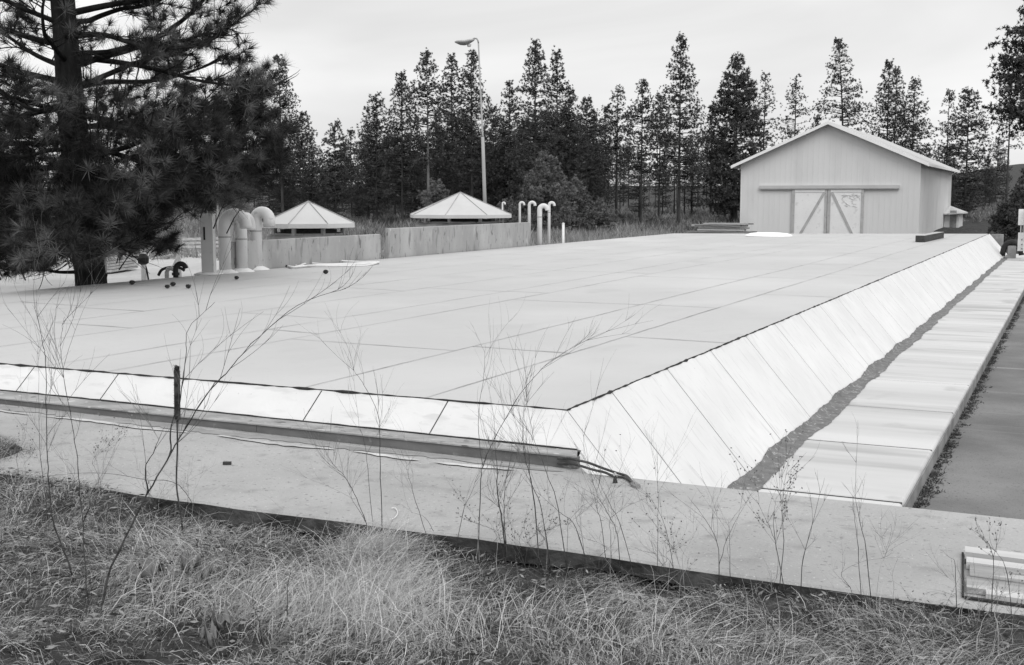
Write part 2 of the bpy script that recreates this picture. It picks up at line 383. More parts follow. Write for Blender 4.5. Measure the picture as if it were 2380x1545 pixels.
# constant joint positions along Y: build body (Y0..Y1) plus the corner triangle
b = fs((X1, Y0, D), (X1, Y1, D), (-2.45, Y0, 0), (-2.45, Y1, 0), jr, 1)
k = len(b.v); b.v += [(X1, Y0, D+.004), (-2.45, Y0, .006), (-2.45, 6.98, .006)]; b.f.append((k, k+1, k+2)); k = len(b.v); b.v += [(X1, Y0, D+.004), (-2.45, 6.98, .006), (-3.02, 6.98, .19), (-3.02, fyb, fzb)]; b.f.append((k, k+3, k+2, k+1))
b.build('side_skirt', M['skirt'], res, smooth=True)
fx = [-14.6+1.05*i for i in range(12)]
FX = lambda x: (x-X0)/(X1-X0)
jf = [FX(x) for x in [-13.7, -12.65, -11.6, -10.55, -9.45, -8.39, -7.4, -6.35, -5.3, -4.17]]
b = fs((X0, Y0, D), (X1, Y0, D), (X0-.06, fyb, fzb), (X1-.06, fyb, fzb), jf, 2)
k = len(b.v); b.v += [(X1, Y0, D+.004), (X1-.06, fyb, fzb+.006), (-3.0, fyb, fzb+.002), (-2.98, fyb-.03, fzb-.03)]; b.f += [(k, k+1, k+2)]
b.build('front_skirt', M['skirt'], res, smooth=True)
b = MB()                                                 # dark backing seen through the joints
b.add([(X1, Y0, D-.006), (X1, Y1, D-.006), (-2.45, Y1, -.006), (-2.45, 6.98, -.006)], [(0, 3, 2, 1)])
b.add([(X0, Y0, D-.006), (X1, Y0, D-.006), (-2.62, fyb-.35, .2), (-3.02, fyb, fzb-.008), (X0, fyb, fzb-.008)], [(0, 4, 3, 1), (1, 3, 2)])
b.build('skirt_backing', M['tar'], res)
b = MB(); r = random.Random(5)                           # dark sealant line along the roof edge, with beads
def edge_line(pts, base, h0):
    n = len(pts)
    b.tube(pts, [base*r.uniform(.5, 1.5)*(1.6 if r.random() < .10 else 1) for _ in pts], 6)
edge_line([(X0+(X1-X0)*i/150, Y0-.004+r.uniform(-.004, .004), D+.008) for i in range(151)], .007, 0)
edge_line([(X1+.004+r.uniform(-.004, .004), Y0+(Y1-Y0)*(i/420)**1.2, D+.008) for i in range(421)], .007, 0)
b.build('edge_sealant', M['black'], res)
b = MB(); n = 700; r = random.Random(8); wob = 0; k = 0; wo = 0
for i in range(n+1):                                     # tar bed at the foot of the side skirt: ragged both sides
    y = 7.0+(Y1+1-7.0)*i/n
    wob = wob*.8+r.uniform(-.009, .009); wo = wo*.85+r.uniform(-.011, .011)
    s = .032+wob*.8+.010*math.sin(y*2.3)
    b.v += [(-2.45-max(.012, s)*.85+.006, y, max(.012, s)+.016), (-2.45+.012, y, .014), (-2.45+.10, y, .012), (-2.305+.06*max(0, 1-(y-9)/6)+wo*1.2+.012*math.sin(y*1.9+1), y, .0055)]
for i in range(n):
    for q in range(3): a = i*4+q; b.f.append((a, a+4, a+5, a+1))
b.build('tar_bed', M['tar'], res, smooth=True)
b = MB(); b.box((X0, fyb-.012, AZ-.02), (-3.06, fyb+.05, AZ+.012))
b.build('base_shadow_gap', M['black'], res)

# kerb beam running in front of the reservoir: thin light top, dark steel face
bl = [(-14, .69, 7.24), (-8.34, .69, 7.235), (-5.5, .706, 7.15), (-2.85, .722, 7.05)]
pz = lambda x: .655+min(.035, (-2.85-x)/5.5*.035)
b = MB(); r = random.Random(6); b.tube([(X0+(-3.04-X0)*i/120, fyb-.02, pz(X0+(-3.04-X0)*i/120)+.008+r.uniform(-.002, .003)) for i in range(121)], .008, 5); b.build('foot_line', M['black'], res)  # thin black line along the foot of the front skirt
kb = empty('kerb_beam', (-2.85, 7.05, AZ), 'long dark steel kerb beam lying along the foot of the front white skirt', 'kerb')
b = MB(); lo_, hi_ = [], []
b = MB(); c = MB()
for (xa_, za, ya), (xb_, zb, yb_) in zip(bl[:-1], bl[1:]):
    b.hexa([(xa_, ya, AZ+.002), (xb_-.004, yb_, AZ+.002), (xb_-.004, yb_+.05, AZ+.002), (xa_, ya+.05, AZ+.002)], [(xa_, ya, za-.006), (xb_-.004, yb_, zb-.006), (xb_-.004, yb_+.05, zb-.006), (xa_, ya+.05, za-.006)])
    c.hexa([(xa_, ya-.012, za-.005), (xb_, yb_-.012, zb-.005), (min(xb_, -3.04), fyb-.016, pz(xb_)-.005), (xa_, fyb-.016, pz(xa_)-.005)], [(xa_, ya-.012, za+.005), (xb_, yb_-.012, zb+.005), (min(xb_, -3.04), fyb-.016, pz(xb_)+.004), (xa_, fyb-.016, pz(xa_)+.004)])
b.build('face_plate', M['rail'], kb); c.build('top_plate', M['railtop'], kb)

# concrete end block beyond the far corner of the roof
b = MB().box((-3.15, 54.6, -.3), (-2.68, 55.2, .86)); o = b.build('end_wall', M['walkside'], loc=(-2.9, 54.9, 0))
tag(o, 'small pale concrete end wall at the far right corner of the flat roof', 'wall')

# ---------------------------------------------------------------- tank boxes with canopies
def tank(y0, y1, z1, label, cpx, cpw, capex, crim, depthX, clabel, seed):
    t = empty('concrete_wall', (-15.6, y0, 0), label, 'wall'); r = random.Random(seed)
    th = .10; x1 = -15.60; x0 = x1-th
    MB().box((x0, y0, -.2), (x1, y1, z1)).build('panel', M['tank'], t).modifiers.new('bevel', 'BEVEL').width = .012
    c = onx(cpx, 500, depthX); dep = -c.x*SA+c.y*CA; W_ = cpw/F*dep; R_ = W_/2
    zr = CAMH-(crim-460)/F*dep; za = CAMH-(capex-460)/F*dep
    cn = empty('canopy', (c.x, c.y, .4), clabel, 'canopy', 'octagonal canopies behind the walls')
    n = 8; rot = math.radians(12)
    ring = [Vector((c.x+R_/math.cos(math.pi/n)*.985*math.cos(rot+2*math.pi*i/n), c.y+R_/math.cos(math.pi/n)*.985*math.sin(rot+2*math.pi*i/n), zr+.10)) for i in range(n)]
    ap_ = Vector((c.x, c.y, za)); b = MB()
    for i in range(n): b.add([ring[i], ring[(i+1) % n], ap_], [(0, 1, 2)])
    for i in range(n): b.add([ring[i], ring[(i+1) % n], ring[(i+1) % n]-UP*.10, ring[i]-UP*.10], [(0, 3, 2, 1)])
    b.add([v-UP*.10 for v in ring], [tuple(range(n))[::-1]])
    b.build('roof', M['canopy'], cn)
    b = MB()
    for i in range(n): b.tube([ring[i]+UP*.012, ap_+UP*.012], .011, 5)
    b.build('rib', M['tank'], cn)
    for i in range(n):
        v = Vector((c.x+R_*.80*math.cos(rot+2*math.pi*i/n), c.y+R_*.80*math.sin(rot+2*math.pi*i/n), 0))
        MB().box((v.x-.04, v.y-.04, z1-.33), (v.x+.04, v.y+.04, zr+.02)).build('post', M['doorframe'], cn)
    MB().lathe((c.x, c.y, 0), [(R_*.62, z1-.3), (R_*.62, zr-.05)], 16).build('drum', M['timber'], cn)
    MB().lathe((c.x, c.y, 0), [(R_*.9, .3), (R_*.9, z1-.05), (R_*.84, z1+.012), (R_*.5, z1+.012)], 32).build('base_ring', M['walkside'], cn)
    b = MB()
    for i in range(n):
        a0 = rot+2*math.pi*i/n; a1 = rot+2*math.pi*(i+1)/n
        b.bar((c.x+R_*.8*math.cos(a0), c.y+R_*.8*math.sin(a0), z1-.02+.05), (c.x+R_*.8*math.cos(a1), c.y+R_*.8*math.sin(a1), z1-.02+.05), .05, .04)
    b.build('rail', M['doorframe'], cn)
    return t, cn
tank(19.55, 25.42, 1.51, 'stained concrete wall directly behind the gooseneck vents, lower of the two', 717, 212, 468, 527, -16.9, 'smaller pale octagonal canopy with dark seams beside the tall gooseneck vents', 1)
tank(25.80, 34.42, 1.64, 'longer stained concrete wall below the larger canopy, nearer the lamp post', 1070, 228, 447, 505, -17.2, 'larger pale octagonal canopy standing just in front of the lamp post', 2)

# ---------------------------------------------------------------- vents
def gooseneck(name, base, z_top, r_, bend, dirv, label, group, drop=.06, m='galv', flash=True, collar=True):
    """base point, z_top = crown of the bend, bend = bend radius"""
    base = Vector(base); t = empty(name, base, label, 'vent pipe', group); d = Vector(dirv).normalized()
    zc = z_top-r_-bend; pts = [base-UP*.1, Vector((base.x, base.y, zc))]
    for i in range(1, 13):
        a = math.pi*i/12; pts.append(Vector((base.x, base.y, zc))+d*(bend-bend*math.cos(a))+UP*bend*math.sin(a))
    pts.append(pts[-1]-UP*drop)
    MB().tube(pts, r_, 20).build('pipe', M[m], t, smooth=True)
    e = pts[-1]; MB().lathe(e, [(r_*.85, -.004), (r_*.85, -.001)], 20).build('opening', M['black'], t)
    if collar: MB().lathe((base.x, base.y, base.z), [(r_+.006, zc-base.z-.25), (r_+.006, zc-base.z-.22)], 20).build('joint_band', M['tank'], t)
    if flash: MB().lathe((base.x, base.y, base.z), [(r_*2.3, -.02), (r_*2.1, .012), (r_*1.3, .06), (r_+.004, .075)], 24).build('flashing', M['flash'], t, smooth=True)
    return t
G1 = 'tall gooseneck vents at the roof edge'
def gz(x, yb, yt, z): 
    p = onz(x, yb, z); dep = -p.x*SA+p.y*CA; return p, CAMH-(yt-460)/F*dep
p, zt = gz(524, 634, 483, D); gooseneck('gooseneck_vent', p, zt, .122, .225, RIGHT-AWAY*.1, 'thick gooseneck vent with the tallest arch, leftmost of the three big pipes', G1)
p, zt = gz(563, 631, 492, D); gooseneck('gooseneck_vent', p, zt, .120, .20, RIGHT*.25+AWAY, 'thick gooseneck vent standing between the other two big pipes, bent away', G1)
p, zt = gz(597, 626, 479, D); gooseneck('gooseneck_vent', p, zt, .125, .16, RIGHT-AWAY*.3, 'thick gooseneck vent nearest the small canopy, its mouth before the canopy eave', G1, drop=.14)
# sheet-metal riser box left of the goosenecks
p = onz(483, 637, D); t = empty('riser_box', p, 'tall square sheet metal riser with a dark slot, left of the gooseneck vents', 'riser')
h = 137/F*(-p.x*SA+p.y*CA)
a_ = p-RIGHT*.12; b_ = p+RIGHT*.12
def quadcol(a, b2, dep, z0, z1): return [Vector((v.x, v.y, z0)) for v in (a, b2, b2+AWAY*dep, a+AWAY*dep)], [Vector((v.x, v.y, z1)) for v in (a, b2, b2+AWAY*dep, a+AWAY*dep)]
MB().hexa(*quadcol(a_, b_, .22, D-.05, D+h)).build('body', M['galv'], t)
MB().hexa(*quadcol(a_+RIGHT*.055-AWAY*.004, a_+RIGHT*.09-AWAY*.004, .003, D+h*.58, D+h*.80)).build('slot', M['black'], t)
MB().hexa(*quadcol(a_-RIGHT*.015-AWAY*.015, b_+RIGHT*.015-AWAY*.015, .25, D+h, D+h+.025)).build('cap', M['galv'], t)
MB().lathe((p.x, p.y, D)+AWAY*.1 if False else Vector((p.x, p.y, D))+AWAY*.1, [(.30, -.02), (.28, .012), (.2, .035)], 20).build('flashing', M['flash'], t, smooth=True)
# slim duct behind riser
p = onz(506, 640, D)+AWAY*1.2; t = empty('slim_duct', p, 'slim pale duct standing behind and between riser box and first gooseneck', 'duct')
MB().tube([p-UP*.8, p+UP*1.05], .065, 14).build('pipe', M['galv'], t, smooth=True); MB().lathe(p, [(.085, .98), (.085, 1.08), (.02, 1.15)], 14).build('cap', M['tank'], t)
# small group right of tank
G2 = 'slender gooseneck pipes beyond the walls'
for (x, yb, yt, r_, be, ht, lab) in [
    (1168, 560, 468, .026, .04, 33.0, 'thinnest candy-cane vent pipe, seen just past the right eave of the larger canopy'),
    (1208, 560, 467, .038, .07, 32.5, 'thin gooseneck pipe rising behind the long concrete wall, second after the canopy'),
    (1230, 560, 466, .050, .095, 33.5, 'gooseneck pipe rising behind the right end of the long concrete wall'),
    (1254, 573, 472, .080, .125, 34.8, 'thickest pale gooseneck pipe standing right beside the end of the long wall'),
    (1276, 570, 467, .047, .085, 35.8, 'pale gooseneck pipe between the thickest one and the short capped post')]:
    p = onx(x, 570, -15.68 if yb > 565 else -16.3); dep = -p.x*SA+p.y*CA; zt = CAMH-(yt-460)/F*dep; p.z = .42
    gooseneck('gooseneck_pipe', p, zt, r_, be, RIGHT, lab, G2, flash=False, collar=yb > 565, drop=.03)
p = onx(1309, 565, -15.68); dep = -p.x*SA+p.y*CA; t = empty('capped_post', (p.x, p.y, .3), 'short white capped post at the roof edge, right of the slender goosenecks', 'post')
zt = CAMH-(518-460)/F*dep; MB().tube([(p.x, p.y, .3), (p.x, p.y, zt-.03)], .045, 12).build('tube', M['white'], t, smooth=True); MB().lathe((p.x, p.y, zt-.03), [(.05, 0), (.05, .03), (.02, .05)], 12).build('cap', M['galv'], t)
# white hose loops on the deck
hp = [(668, 622), (690, 624), (715, 617), (760, 617), (830, 616), (878, 614), (850, 620), (790, 622), (730, 623), (690, 621), (700, 616), (760, 611), (840, 611), (876, 613), (874, 616), (820, 618), (740, 620), (682, 626), (672, 621)]
pts = [onz(x, y-1, D)+UP*(.02+.012*(i % 3)) for i, (x, y) in enumerate(hp)]
def smoothpts(pts, k=6):
    o = []; n = len(pts)
    for i in range(n-1):
        p0, p1, p2, p3 = pts[max(i-1, 0)], pts[i], pts[i+1], pts[min(i+2, n-1)]
        for j in range(k):
            t = j/k; o.append(.5*((2*p1)+(p2-p0)*t+(2*p0-5*p1+4*p2-p3)*t*t+(3*p1-p0-3*p2+p3)*t**3))
    o.append(pts[-1]); return o
hs = empty('hose', pts[0], 'pale garden hose lying in long flat loops on the roof by the concrete wall', 'hose')
MB().tube(smoothpts(pts), .022, 8).build('tubing', M['hose'], hs, smooth=True)
MB().tube([pts[0], pts[0]+Vector((-.12, .02, .02))], .03, 8).build('nozzle', M['rubber'], hs)

# deck litter
for i, (x, y, r_, lab) in enumerate([
    (307, 662, .047, 'loose pine cone on the roof nearest the pine trunk'), (389, 671, .040, 'left cone of the touching pair lying on the roof'),
    (402, 666, .046, 'right cone of the touching pair lying on the roof'), (438, 671, .043, 'round pine cone just right of the touching pair'),
    (550, 650, .040, 'flat small pine cone lying in front of the goosenecks'), (757, 637, .052, 'pine cone lying alone in front of the hose loops')]):
    p = onz(x, y, D); rr_ = random.Random(i+40); b = MB(); b.lathe(p+UP*.008, [(r_*.3, 0), (r_*.8, r_*.3), (r_, r_*.8), (r_*.8, r_*1.3), (r_*.3, r_*1.6)], 10)
    for q in range(46):                                  # scales
        a = rr_.uniform(0, 6.28); zz = rr_.uniform(.2, 1.5)*r_; rad = r_*(1-abs(zz/r_-.8)*.5); d = Vector((math.cos(a), math.sin(a), 0)); c = p+UP*(zz+.008)+d*rad; s = Vector((-d.y, d.x, 0))
        b.add([c-s*.012, c+s*.012, c+d*.016+UP*.008], [(0, 1, 2)])
    tag(b.build('pine_cone', M['cone'], loc=p), lab, 'pine cone', 'pine cones on the roof')
a = Vector((-4.75, 43.0, D)); e = Vector((-4.58, 47.9, D)); t = empty('timber', a, 'dark squared timber lying on the far right part of the roof', 'timber')
MB().bar(a+UP*.115, e+UP*.115, .30, .22).build('beam', M['timber'], t); MB().bar(a+UP*.231+Vector((0, .01, 0)), e+UP*.231-Vector((0, .01, 0)), .29, .008).build('top_face', M['timberend'], t)
b = MB(); c = Vector((-10.95, 47.1, D)); n = 28
for j, (f_, z_) in enumerate([(1, .0), (.97, .05), (.8, .10), (.45, .13), (.02, .14)]):
    for i in range(n):
        a_ = 2*math.pi*i/n; b.v.append((c.x+.92*f_*math.cos(a_)*(1+.05*math.sin(3*a_)), c.y+.75*f_*math.sin(a_), c.z+.012+z_*(1+.1*math.sin(5*a_))))
b.f += [(j*n+i, j*n+(i+1) % n, (j+1)*n+(i+1) % n, (j+1)*n+i) for j in range(4) for i in range(n)]
tag(b.build('vent_cover', M['foam'], loc=c, smooth=True), 'bright white low dome cover on the far roof in front of the barn', 'cover')

# ---------------------------------------------------------------- left yard hydrants, posts and timbers
def groundat(x, y): 
    p = onz(x, y, .43); return p
def post(x, yb, yt, wpx, label, m='white', name='marker_post', cat='post', depth=None, grp=None):
    p = onz(x, yb, .43); dep = -p.x*SA+p.y*CA; zt = CAMH-(yt-460)/F*dep; w_ = wpx/F*dep/2
    t = empty(name, (p.x, p.y, .4), label, cat, grp); MB().tube([(p.x, p.y, .3), (p.x, p.y, zt)], w_, 12).build('tube', M[m], t, smooth=True)
    MB().lathe((p.x, p.y, zt), [(w_*1.12, -.04), (w_*1.12, .0), (w_*.5, .03)], 12).build('cap', M['galv'], t); return t, p, zt, w_
t, p, zt, w_ = post(335, 664, 571, 12, 'white hydrant post with a dark valve halfway up, between pine trunk and black hose', name='hydrant_post', cat='hydrant')
zv = zt-.28; MB().lathe((p.x, p.y, zv), [(.03, -.15), (.12, -.1), (.13, .02), (.08, .1), (.03, .13)], 12).build('valve', M['rubber'], t)
MB().tube([(p.x, p.y, zv), Vector((p.x, p.y, zv-.25))+RIGHT*.07, Vector((p.x, p.y, zv-.6))+RIGHT*.12], .02, 8).build('drain_hose', M['rubber'], t)
MB().tube([Vector((p.x, p.y, zv+.02)), Vector((p.x, p.y, zv+.06))-RIGHT*.3], .02, 8).build('handle', M['rubber'], t)
post(418, 668, 557, 10, 'plain white post standing behind the black bent hose')
post(243, 660, 577, 13, 'weathered white post directly right of the pine trunk', m='walkside')
p = onz(409, 653, D); t = empty('drain_spout', p, 'black curved rubber spout hooked over beside the white posts', 'spout')
q = Vector((p.x-.25, p.y-.0, D)); c0 = onz(410, 653, .6)
pb = onz(409, 655, .8); pts = [pb, pb+UP*.24]
for i in range(1, 9):
    a_ = math.pi*i/8*.95; pts.append(pb+UP*.24+RIGHT*(.10-.10*math.cos(a_))+UP*.11*math.sin(a_))
MB().tube(pts, .05, 12).build('tube', M['rubber'], t, smooth=True); MB().lathe(pb, [(.075, .13), (.075, .18)], 12).build('clamp', M['rubber'], t)
pb = onz(368, 640, .8); pts = [pb-RIGHT*.0, pb+UP*.12+RIGHT*.08, pb+UP*.17+RIGHT*.25, pb+UP*.16+RIGHT*.45, pb+UP*.10+RIGHT*.55]
tag(MB().tube(smoothpts(pts), .03, 8).build('black_hose', M['rubber'], loc=pb, smooth=True), 'black hose draped over the small pale bucket by the posts', 'hose')
pb = onz(388, 648, .75); t = empty('vent_stub', pb, 'short pale bent pipe under the black hose', 'pipe'); MB().tube([pb-UP*.3, pb+UP*.14, pb+UP*.2+RIGHT*.03, pb+UP*.22+RIGHT*.1, pb+UP*.16+RIGHT*.17, pb+RIGHT*.18-UP*.15], .045, 12).build('tube', M['galv'], t, smooth=True)
MB().lathe(pb+RIGHT*.18-UP*.15, [(.04, -.004), (.04, -.001)], 12).build('mouth', M['black'], t)
p0 = ond(236, 622, 31); p1 = ond(300, 612, 33)
t = empty('board_pile', Vector((p0.x, p0.y, .45)), 'low pile of pale boards on the yard right of the pine trunk', 'lumber')
for k in range(5): MB().bar(Vector((p0.x, p0.y, .50+.075*k)), Vector((p1.x, p1.y, .50+.075*k))+RIGHT*.05*(k % 2), .5-.03*k, .06).build('board', M['lumberl'], t)
for (xa_, ya_, xb_, yb_, lab) in [(352, 602, 402, 592, 'pale rail leaning beside the white hydrant post'), (400, 625, 415, 590, 'thin pale stick leaning on the plain white post')]:
    tag(MB().tube([ond(xa_, ya_, 30), ond(xb_, yb_, 30)], .03, 6).build('leaning_stick', M['lumberl'], loc=ond(xa_, ya_, 30)), lab, 'stick')
# rail fence behind the riser
t = empty('rail_fence', ond(440, 600, 42), 'pale plank rail fence glimpsed between the pine and the riser box', 'fence')
for yk in (553, 562, 571): MB().bar(ond(425, yk+3, 42), ond(530, yk, 42), .05, .09).build('rail', M['lumberl'], t)
for xk in (428, 460, 505):
    q = ond(xk, 560, 42.1); MB().box((q.x-.06, q.y-.06, .35), (q.x+.06, q.y+.06, q.z+.12)).build('post', M['lumberl'], t)

# ---------------------------------------------------------------- lamp post, mast
base = ond(1130, 520, 60); base.z = 0; t = empty('lamp_post', base, 'tall tapering metal lamp post with one dish luminaire on a bent arm', 'lamp post')
top = ond(1112, 100, 60); mid = ond(1122, 318, 60)
MB().tube([base, mid], [.105, .08], 14).build('lower_pole', M['pole'], t, smooth=True)
MB().tube([mid, mid+(top-mid)*.03, top], [.08, .046, .036], 12).build('upper_pole', M['pole'], t, smooth=True)
arm = [top, ond(1111, 94, 60), ond(1108, 89.5, 60), ond(1103, 88.5, 60), ond(1098, 91, 60)]
MB().tube(arm, .04, 8).build('arm', M['pole'], t, smooth=True)
hc = ond(1080, 97, 60); b = MB()
for (f_, z_) in [(.05, .09), (.8, .06), (1., .0), (.85, -.06), (.45, -.15), (.1, -.17)]:
    for i in range(20):
        a_ = 2*math.pi*i/20; u = .52*f_*math.cos(a_); v = hc+RIGHT*u+AWAY*.32*f_*math.sin(a_)+UP*(z_+max(0, u)*.22); b.v.append(tuple(v))
b.f += [(j*20+i, j*20+(i+1) % 20, (j+1)*20+(i+1) % 20, (j+1)*20+i) for j in range(5) for i in range(20)]; b.f.append(tuple(range(20))[::-1]); b.f.append(tuple(100+i for i in range(20)))
ld = b.build('luminaire', M['lamp'], t, smooth=True)
MB().lathe(hc+RIGHT*.22-UP*.12, [(.09, -.12), (.11, 0)], 10).build('sensor', M['lens'], ld)
base = ond(506, 520, 62); base.z = .3; tag(MB().tube([base, ond(497, -60, 62)], [.05, .028], 8).build('mast', M['pole'], loc=base), 'very thin distant mast seen through the top of the big pine', 'mast')

# ---------------------------------------------------------------- barn
BY = 68.3; BX0 = ony(1722, 400, BY).x; BX1 = ony(2140, 400, BY).x; zl = ony(1722, 380.5, BY).z; zr_ = ony(2140, 376, BY).z; ez = (zl+zr_)/2
AX = (BX0+BX1)/2; az_ = ony(1922, 287, BY).z; BYE = 86.4
bn = empty('barn', (BX1, BY, -.1), 'large pale grey metal barn with gable roof and white sliding doors', 'barn')
b = MB(); Z0 = -.15
b.add([(BX0, BY, Z0), (BX1, BY, Z0), (BX1, BY, ez), (AX, BY, az_), (BX0, BY, ez)], [(0, 1, 2, 3, 4)])
b.add([(BX0, BYE, Z0), (BX1, BYE, Z0), (BX1, BYE, ez), (AX, BYE, az_), (BX0, BYE, ez)], [(4, 3, 2, 1, 0)])
b.add([(BX1, BY, Z0), (BX1, BYE, Z0), (BX1, BYE, ez), (BX1, BY, ez)], [(0, 1, 2, 3)]); b.add([(BX0, BY, Z0), (BX0, BYE, Z0), (BX0, BYE, ez), (BX0, BY, ez)], [(3, 2, 1, 0)])
wall = b.build('wall', M['greymetal'], bn)
b = MB(); x = BX0+.15
def roofz(x): return ez+(az_-ez)*(1-abs(x-AX)/(AX-BX0))
while x < BX1-.05:
    b.box((x-.014, BY-.010, Z0), (x+.014, BY-.001, roofz(x)-.06)); x += .305
y = BY+.15
while y < BYE: b.box((BX1+.001, y-.014, Z0), (BX1+.010, y+.014, ez-.03)); y += .305
b.build('rib', M['greymetal'], wall)
sl_ = (az_-ez)/(AX-BX0); b = MB(); OH = .45; RO = .45
for sgn, xe in ((-1, BX0-OH), (1, BX1+OH)):
    ze = az_-sl_*abs(xe-AX)+.03; zt_ = az_+.03
    b.hexa([(xe, BY-RO, ze), (AX, BY-RO, zt_), (AX, BYE+RO, zt_), (xe, BYE+RO, ze)], [(xe, BY-RO, ze+.07), (AX, BY-RO, zt_+.07), (AX, BYE+RO, zt_+.07), (xe, BYE+RO, ze+.07)])
rf = b.build('roof', M['barnroof'], bn)
b = MB()
for xe in (BX0-OH-.02, BX1+OH+.02):
    ze = az_-sl_*abs(xe-AX)
    b.hexa([(xe, BY-RO-.03, ze-.06), (AX, BY-RO-.03, az_-.06), (AX, BY-RO-.002, az_-.06), (xe, BY-RO-.002, ze-.06)], [(xe, BY-RO-.03, ze+.11), (AX, BY-RO-.03, az_+.11), (AX, BY-RO-.002, az_+.11), (xe, BY-RO-.002, ze+.11)])
b.build('rake_trim', M['barntrim'], rf)
for xe, s in ((BX0-OH, -1), (BX1+OH, 1)):
    ze = az_-sl_*abs(xe-AX); b = MB(); b.box((min(xe, xe+s*.025), BY-RO, ze-.05), (max(xe, xe+s*.025), BYE+RO, ze+.09)); b.build('eave_trim', M['barntrim'], rf)
P = lambda x, y, Y=BY-.06: ony(x, y, Y)
a, e = P(1765, 437, BY-.14), P(2090, 433, BY-.14)
zt_ = (a.z+e.z)/2+.02
MB().box((a.x, BY-.17, zt_-.09), (e.x, BY-.028, zt_+.09)).build('door_track', M['canopy'], bn); MB().box((a.x, BY-.15, zt_-.135), (e.x, BY-.05, zt_-.093)).build('track_shadow_rail', M['doorframe'], bn)
xd0, xm, xd1 = P(1840, 480).x, P(1922.5, 480).x, P(2007, 480).x; zd = zt_-.137
for (a_, c_, sgn) in ((xd0, xm-.012, -1), (xm+.012, xd1, 1)):
    d = empty('door', Vector((a_, BY-.06, 0))-origin(bn)); d.parent = bn
    def dbox(x0, x1, z0, z1, y0, y1, nm, mm): return MB().box((x0, y0, z0), (x1, y1, z1)).build(nm, M[mm], d)
    fw = .17
    dbox(a_+fw, c_-fw*.8, -.05, zd-.14, BY-.07, BY-.03, 'panel', 'doorpanel')
    dbox(a_, a_+fw, -.05, zd, BY-.10, BY-.025, 'stile', 'doorframe'); dbox(c_-fw*.8, c_, -.05, zd, BY-.10, BY-.025, 'stile', 'doorframe'); dbox(a_+fw, c_-fw*.8, zd-.14, zd, BY-.10, BY-.025, 'top_rail', 'doorpanel')
    if sgn < 0: p_, q_ = Vector((c_-fw*.9, BY-.088, zd-.15)), Vector((a_+fw*1.9, BY-.088, 0.0))
    else: p_, q_ = Vector((a_+fw*1.3, BY-.088, zd-.15)), Vector((c_-fw*2.2, BY-.088, 0.0))
    MB().bar(p_, q_, .022, .14, up=Vector((0, 1, 0)).cross((q_-p_)).normalized()).build('brace', M['doorframe'], d)
    if sgn > 0:                                          # peeling paint curls near the top of the right leaf
        b = MB(); r = random.Random(9)
        for k in range(34):
            x = r.uniform(a_+.75, c_-.25); z = zd-.3-r.random()**1.3*.65; a0 = r.uniform(-.9, .9); l_ = r.uniform(.08, .3)
            b.tube(smoothpts([Vector((x, BY-.074, z)), Vector((x+l_*.5, BY-.078, z+l_*.3*math.sin(a0*3))), Vector((x+l_*math.cos(a0), BY-.074, z+l_*math.sin(a0)))], 3), .010, 4)
        b.build('peeling_paint', M['peel'], d)
# lean-to shed behind
SY = 82.; q0 = ony(2200, 484, SY); q1 = ony(2240, 495, SY); xw = ony(2229, 500, SY).x
sh = empty('shed', (xw, SY, 0), 'small pale lean-to shed beyond the right wall of the barn', 'shed')
xs0 = BX1+.03
b = MB(); b.hexa([(xs0, SY, -.1), (xw, SY, -.1), (xw, SY+3, -.1), (xs0, SY+3, -.1)], [(xs0, SY, q0.z-.45), (xw, SY, q1.z-.12), (xw, SY+3, q1.z-.12), (xs0, SY+3, q0.z-.45)]); b.build('wall', M['greymetal'], sh)
MB().hexa([(xs0, SY-.5, q0.z-.40), (q1.x, SY-.5, q1.z-.05), (q1.x, SY+3.4, q1.z-.05), (xs0, SY+3.4, q0.z+.1)], [(xs0, SY-.5, q0.z-.33), (q1.x, SY-.5, q1.z+.02), (q1.x, SY+3.4, q1.z+.02), (xs0, SY+3.4, q0.z+.17)]).build('roof', M['barnroof'], sh)
MB().box((xw-.55, SY-.03, -.1), (xw-.15, SY-.002, 1.6)).build('door', M['walkside'], sh)

# lumber stack behind far edge of roof
LY = 58.; l0 = ony(1595, 530, LY).x; l1 = ony(1762, 530, LY).x
ls = empty('lumber_stack', ((l0+l1)/2, LY, 0), 'untidy stack of weathered boards behind the roof edge, left of the barn', 'lumber'); r = random.Random(21)
ztop = ony(1680, 517, LY).z; z = .25; row = 0
while z < ztop-.02:
    f = (z-.25)/(ztop-.25); xa_ = l0+(l1-l0)*(.04+.25*f*r.random()+.05*f); xb_ = l1-(l1-l0)*(.02+.22*f*r.random())
    th = r.choice([.05, .07, .09])
    for k in range(3):
        yy_ = LY+.32*k+r.uniform(-.03, .03); MB().box((xa_+r.uniform(-.25, .2), yy_-.14, z), (xb_+r.uniform(-.3, .3), yy_+.13, z+th)).build('board', M['lumber' if (row+k) % 3 else 'lumberl'], ls)
    z += th+r.choice([.012, .05, .03]); row += 1
for xk in (.2, .8): MB().box((l0+(l1-l0)*xk, LY-.15, -.1), (l0+(l1-l0)*xk+.12, LY+.9, .25)).build('bearer', M['timber'], ls)

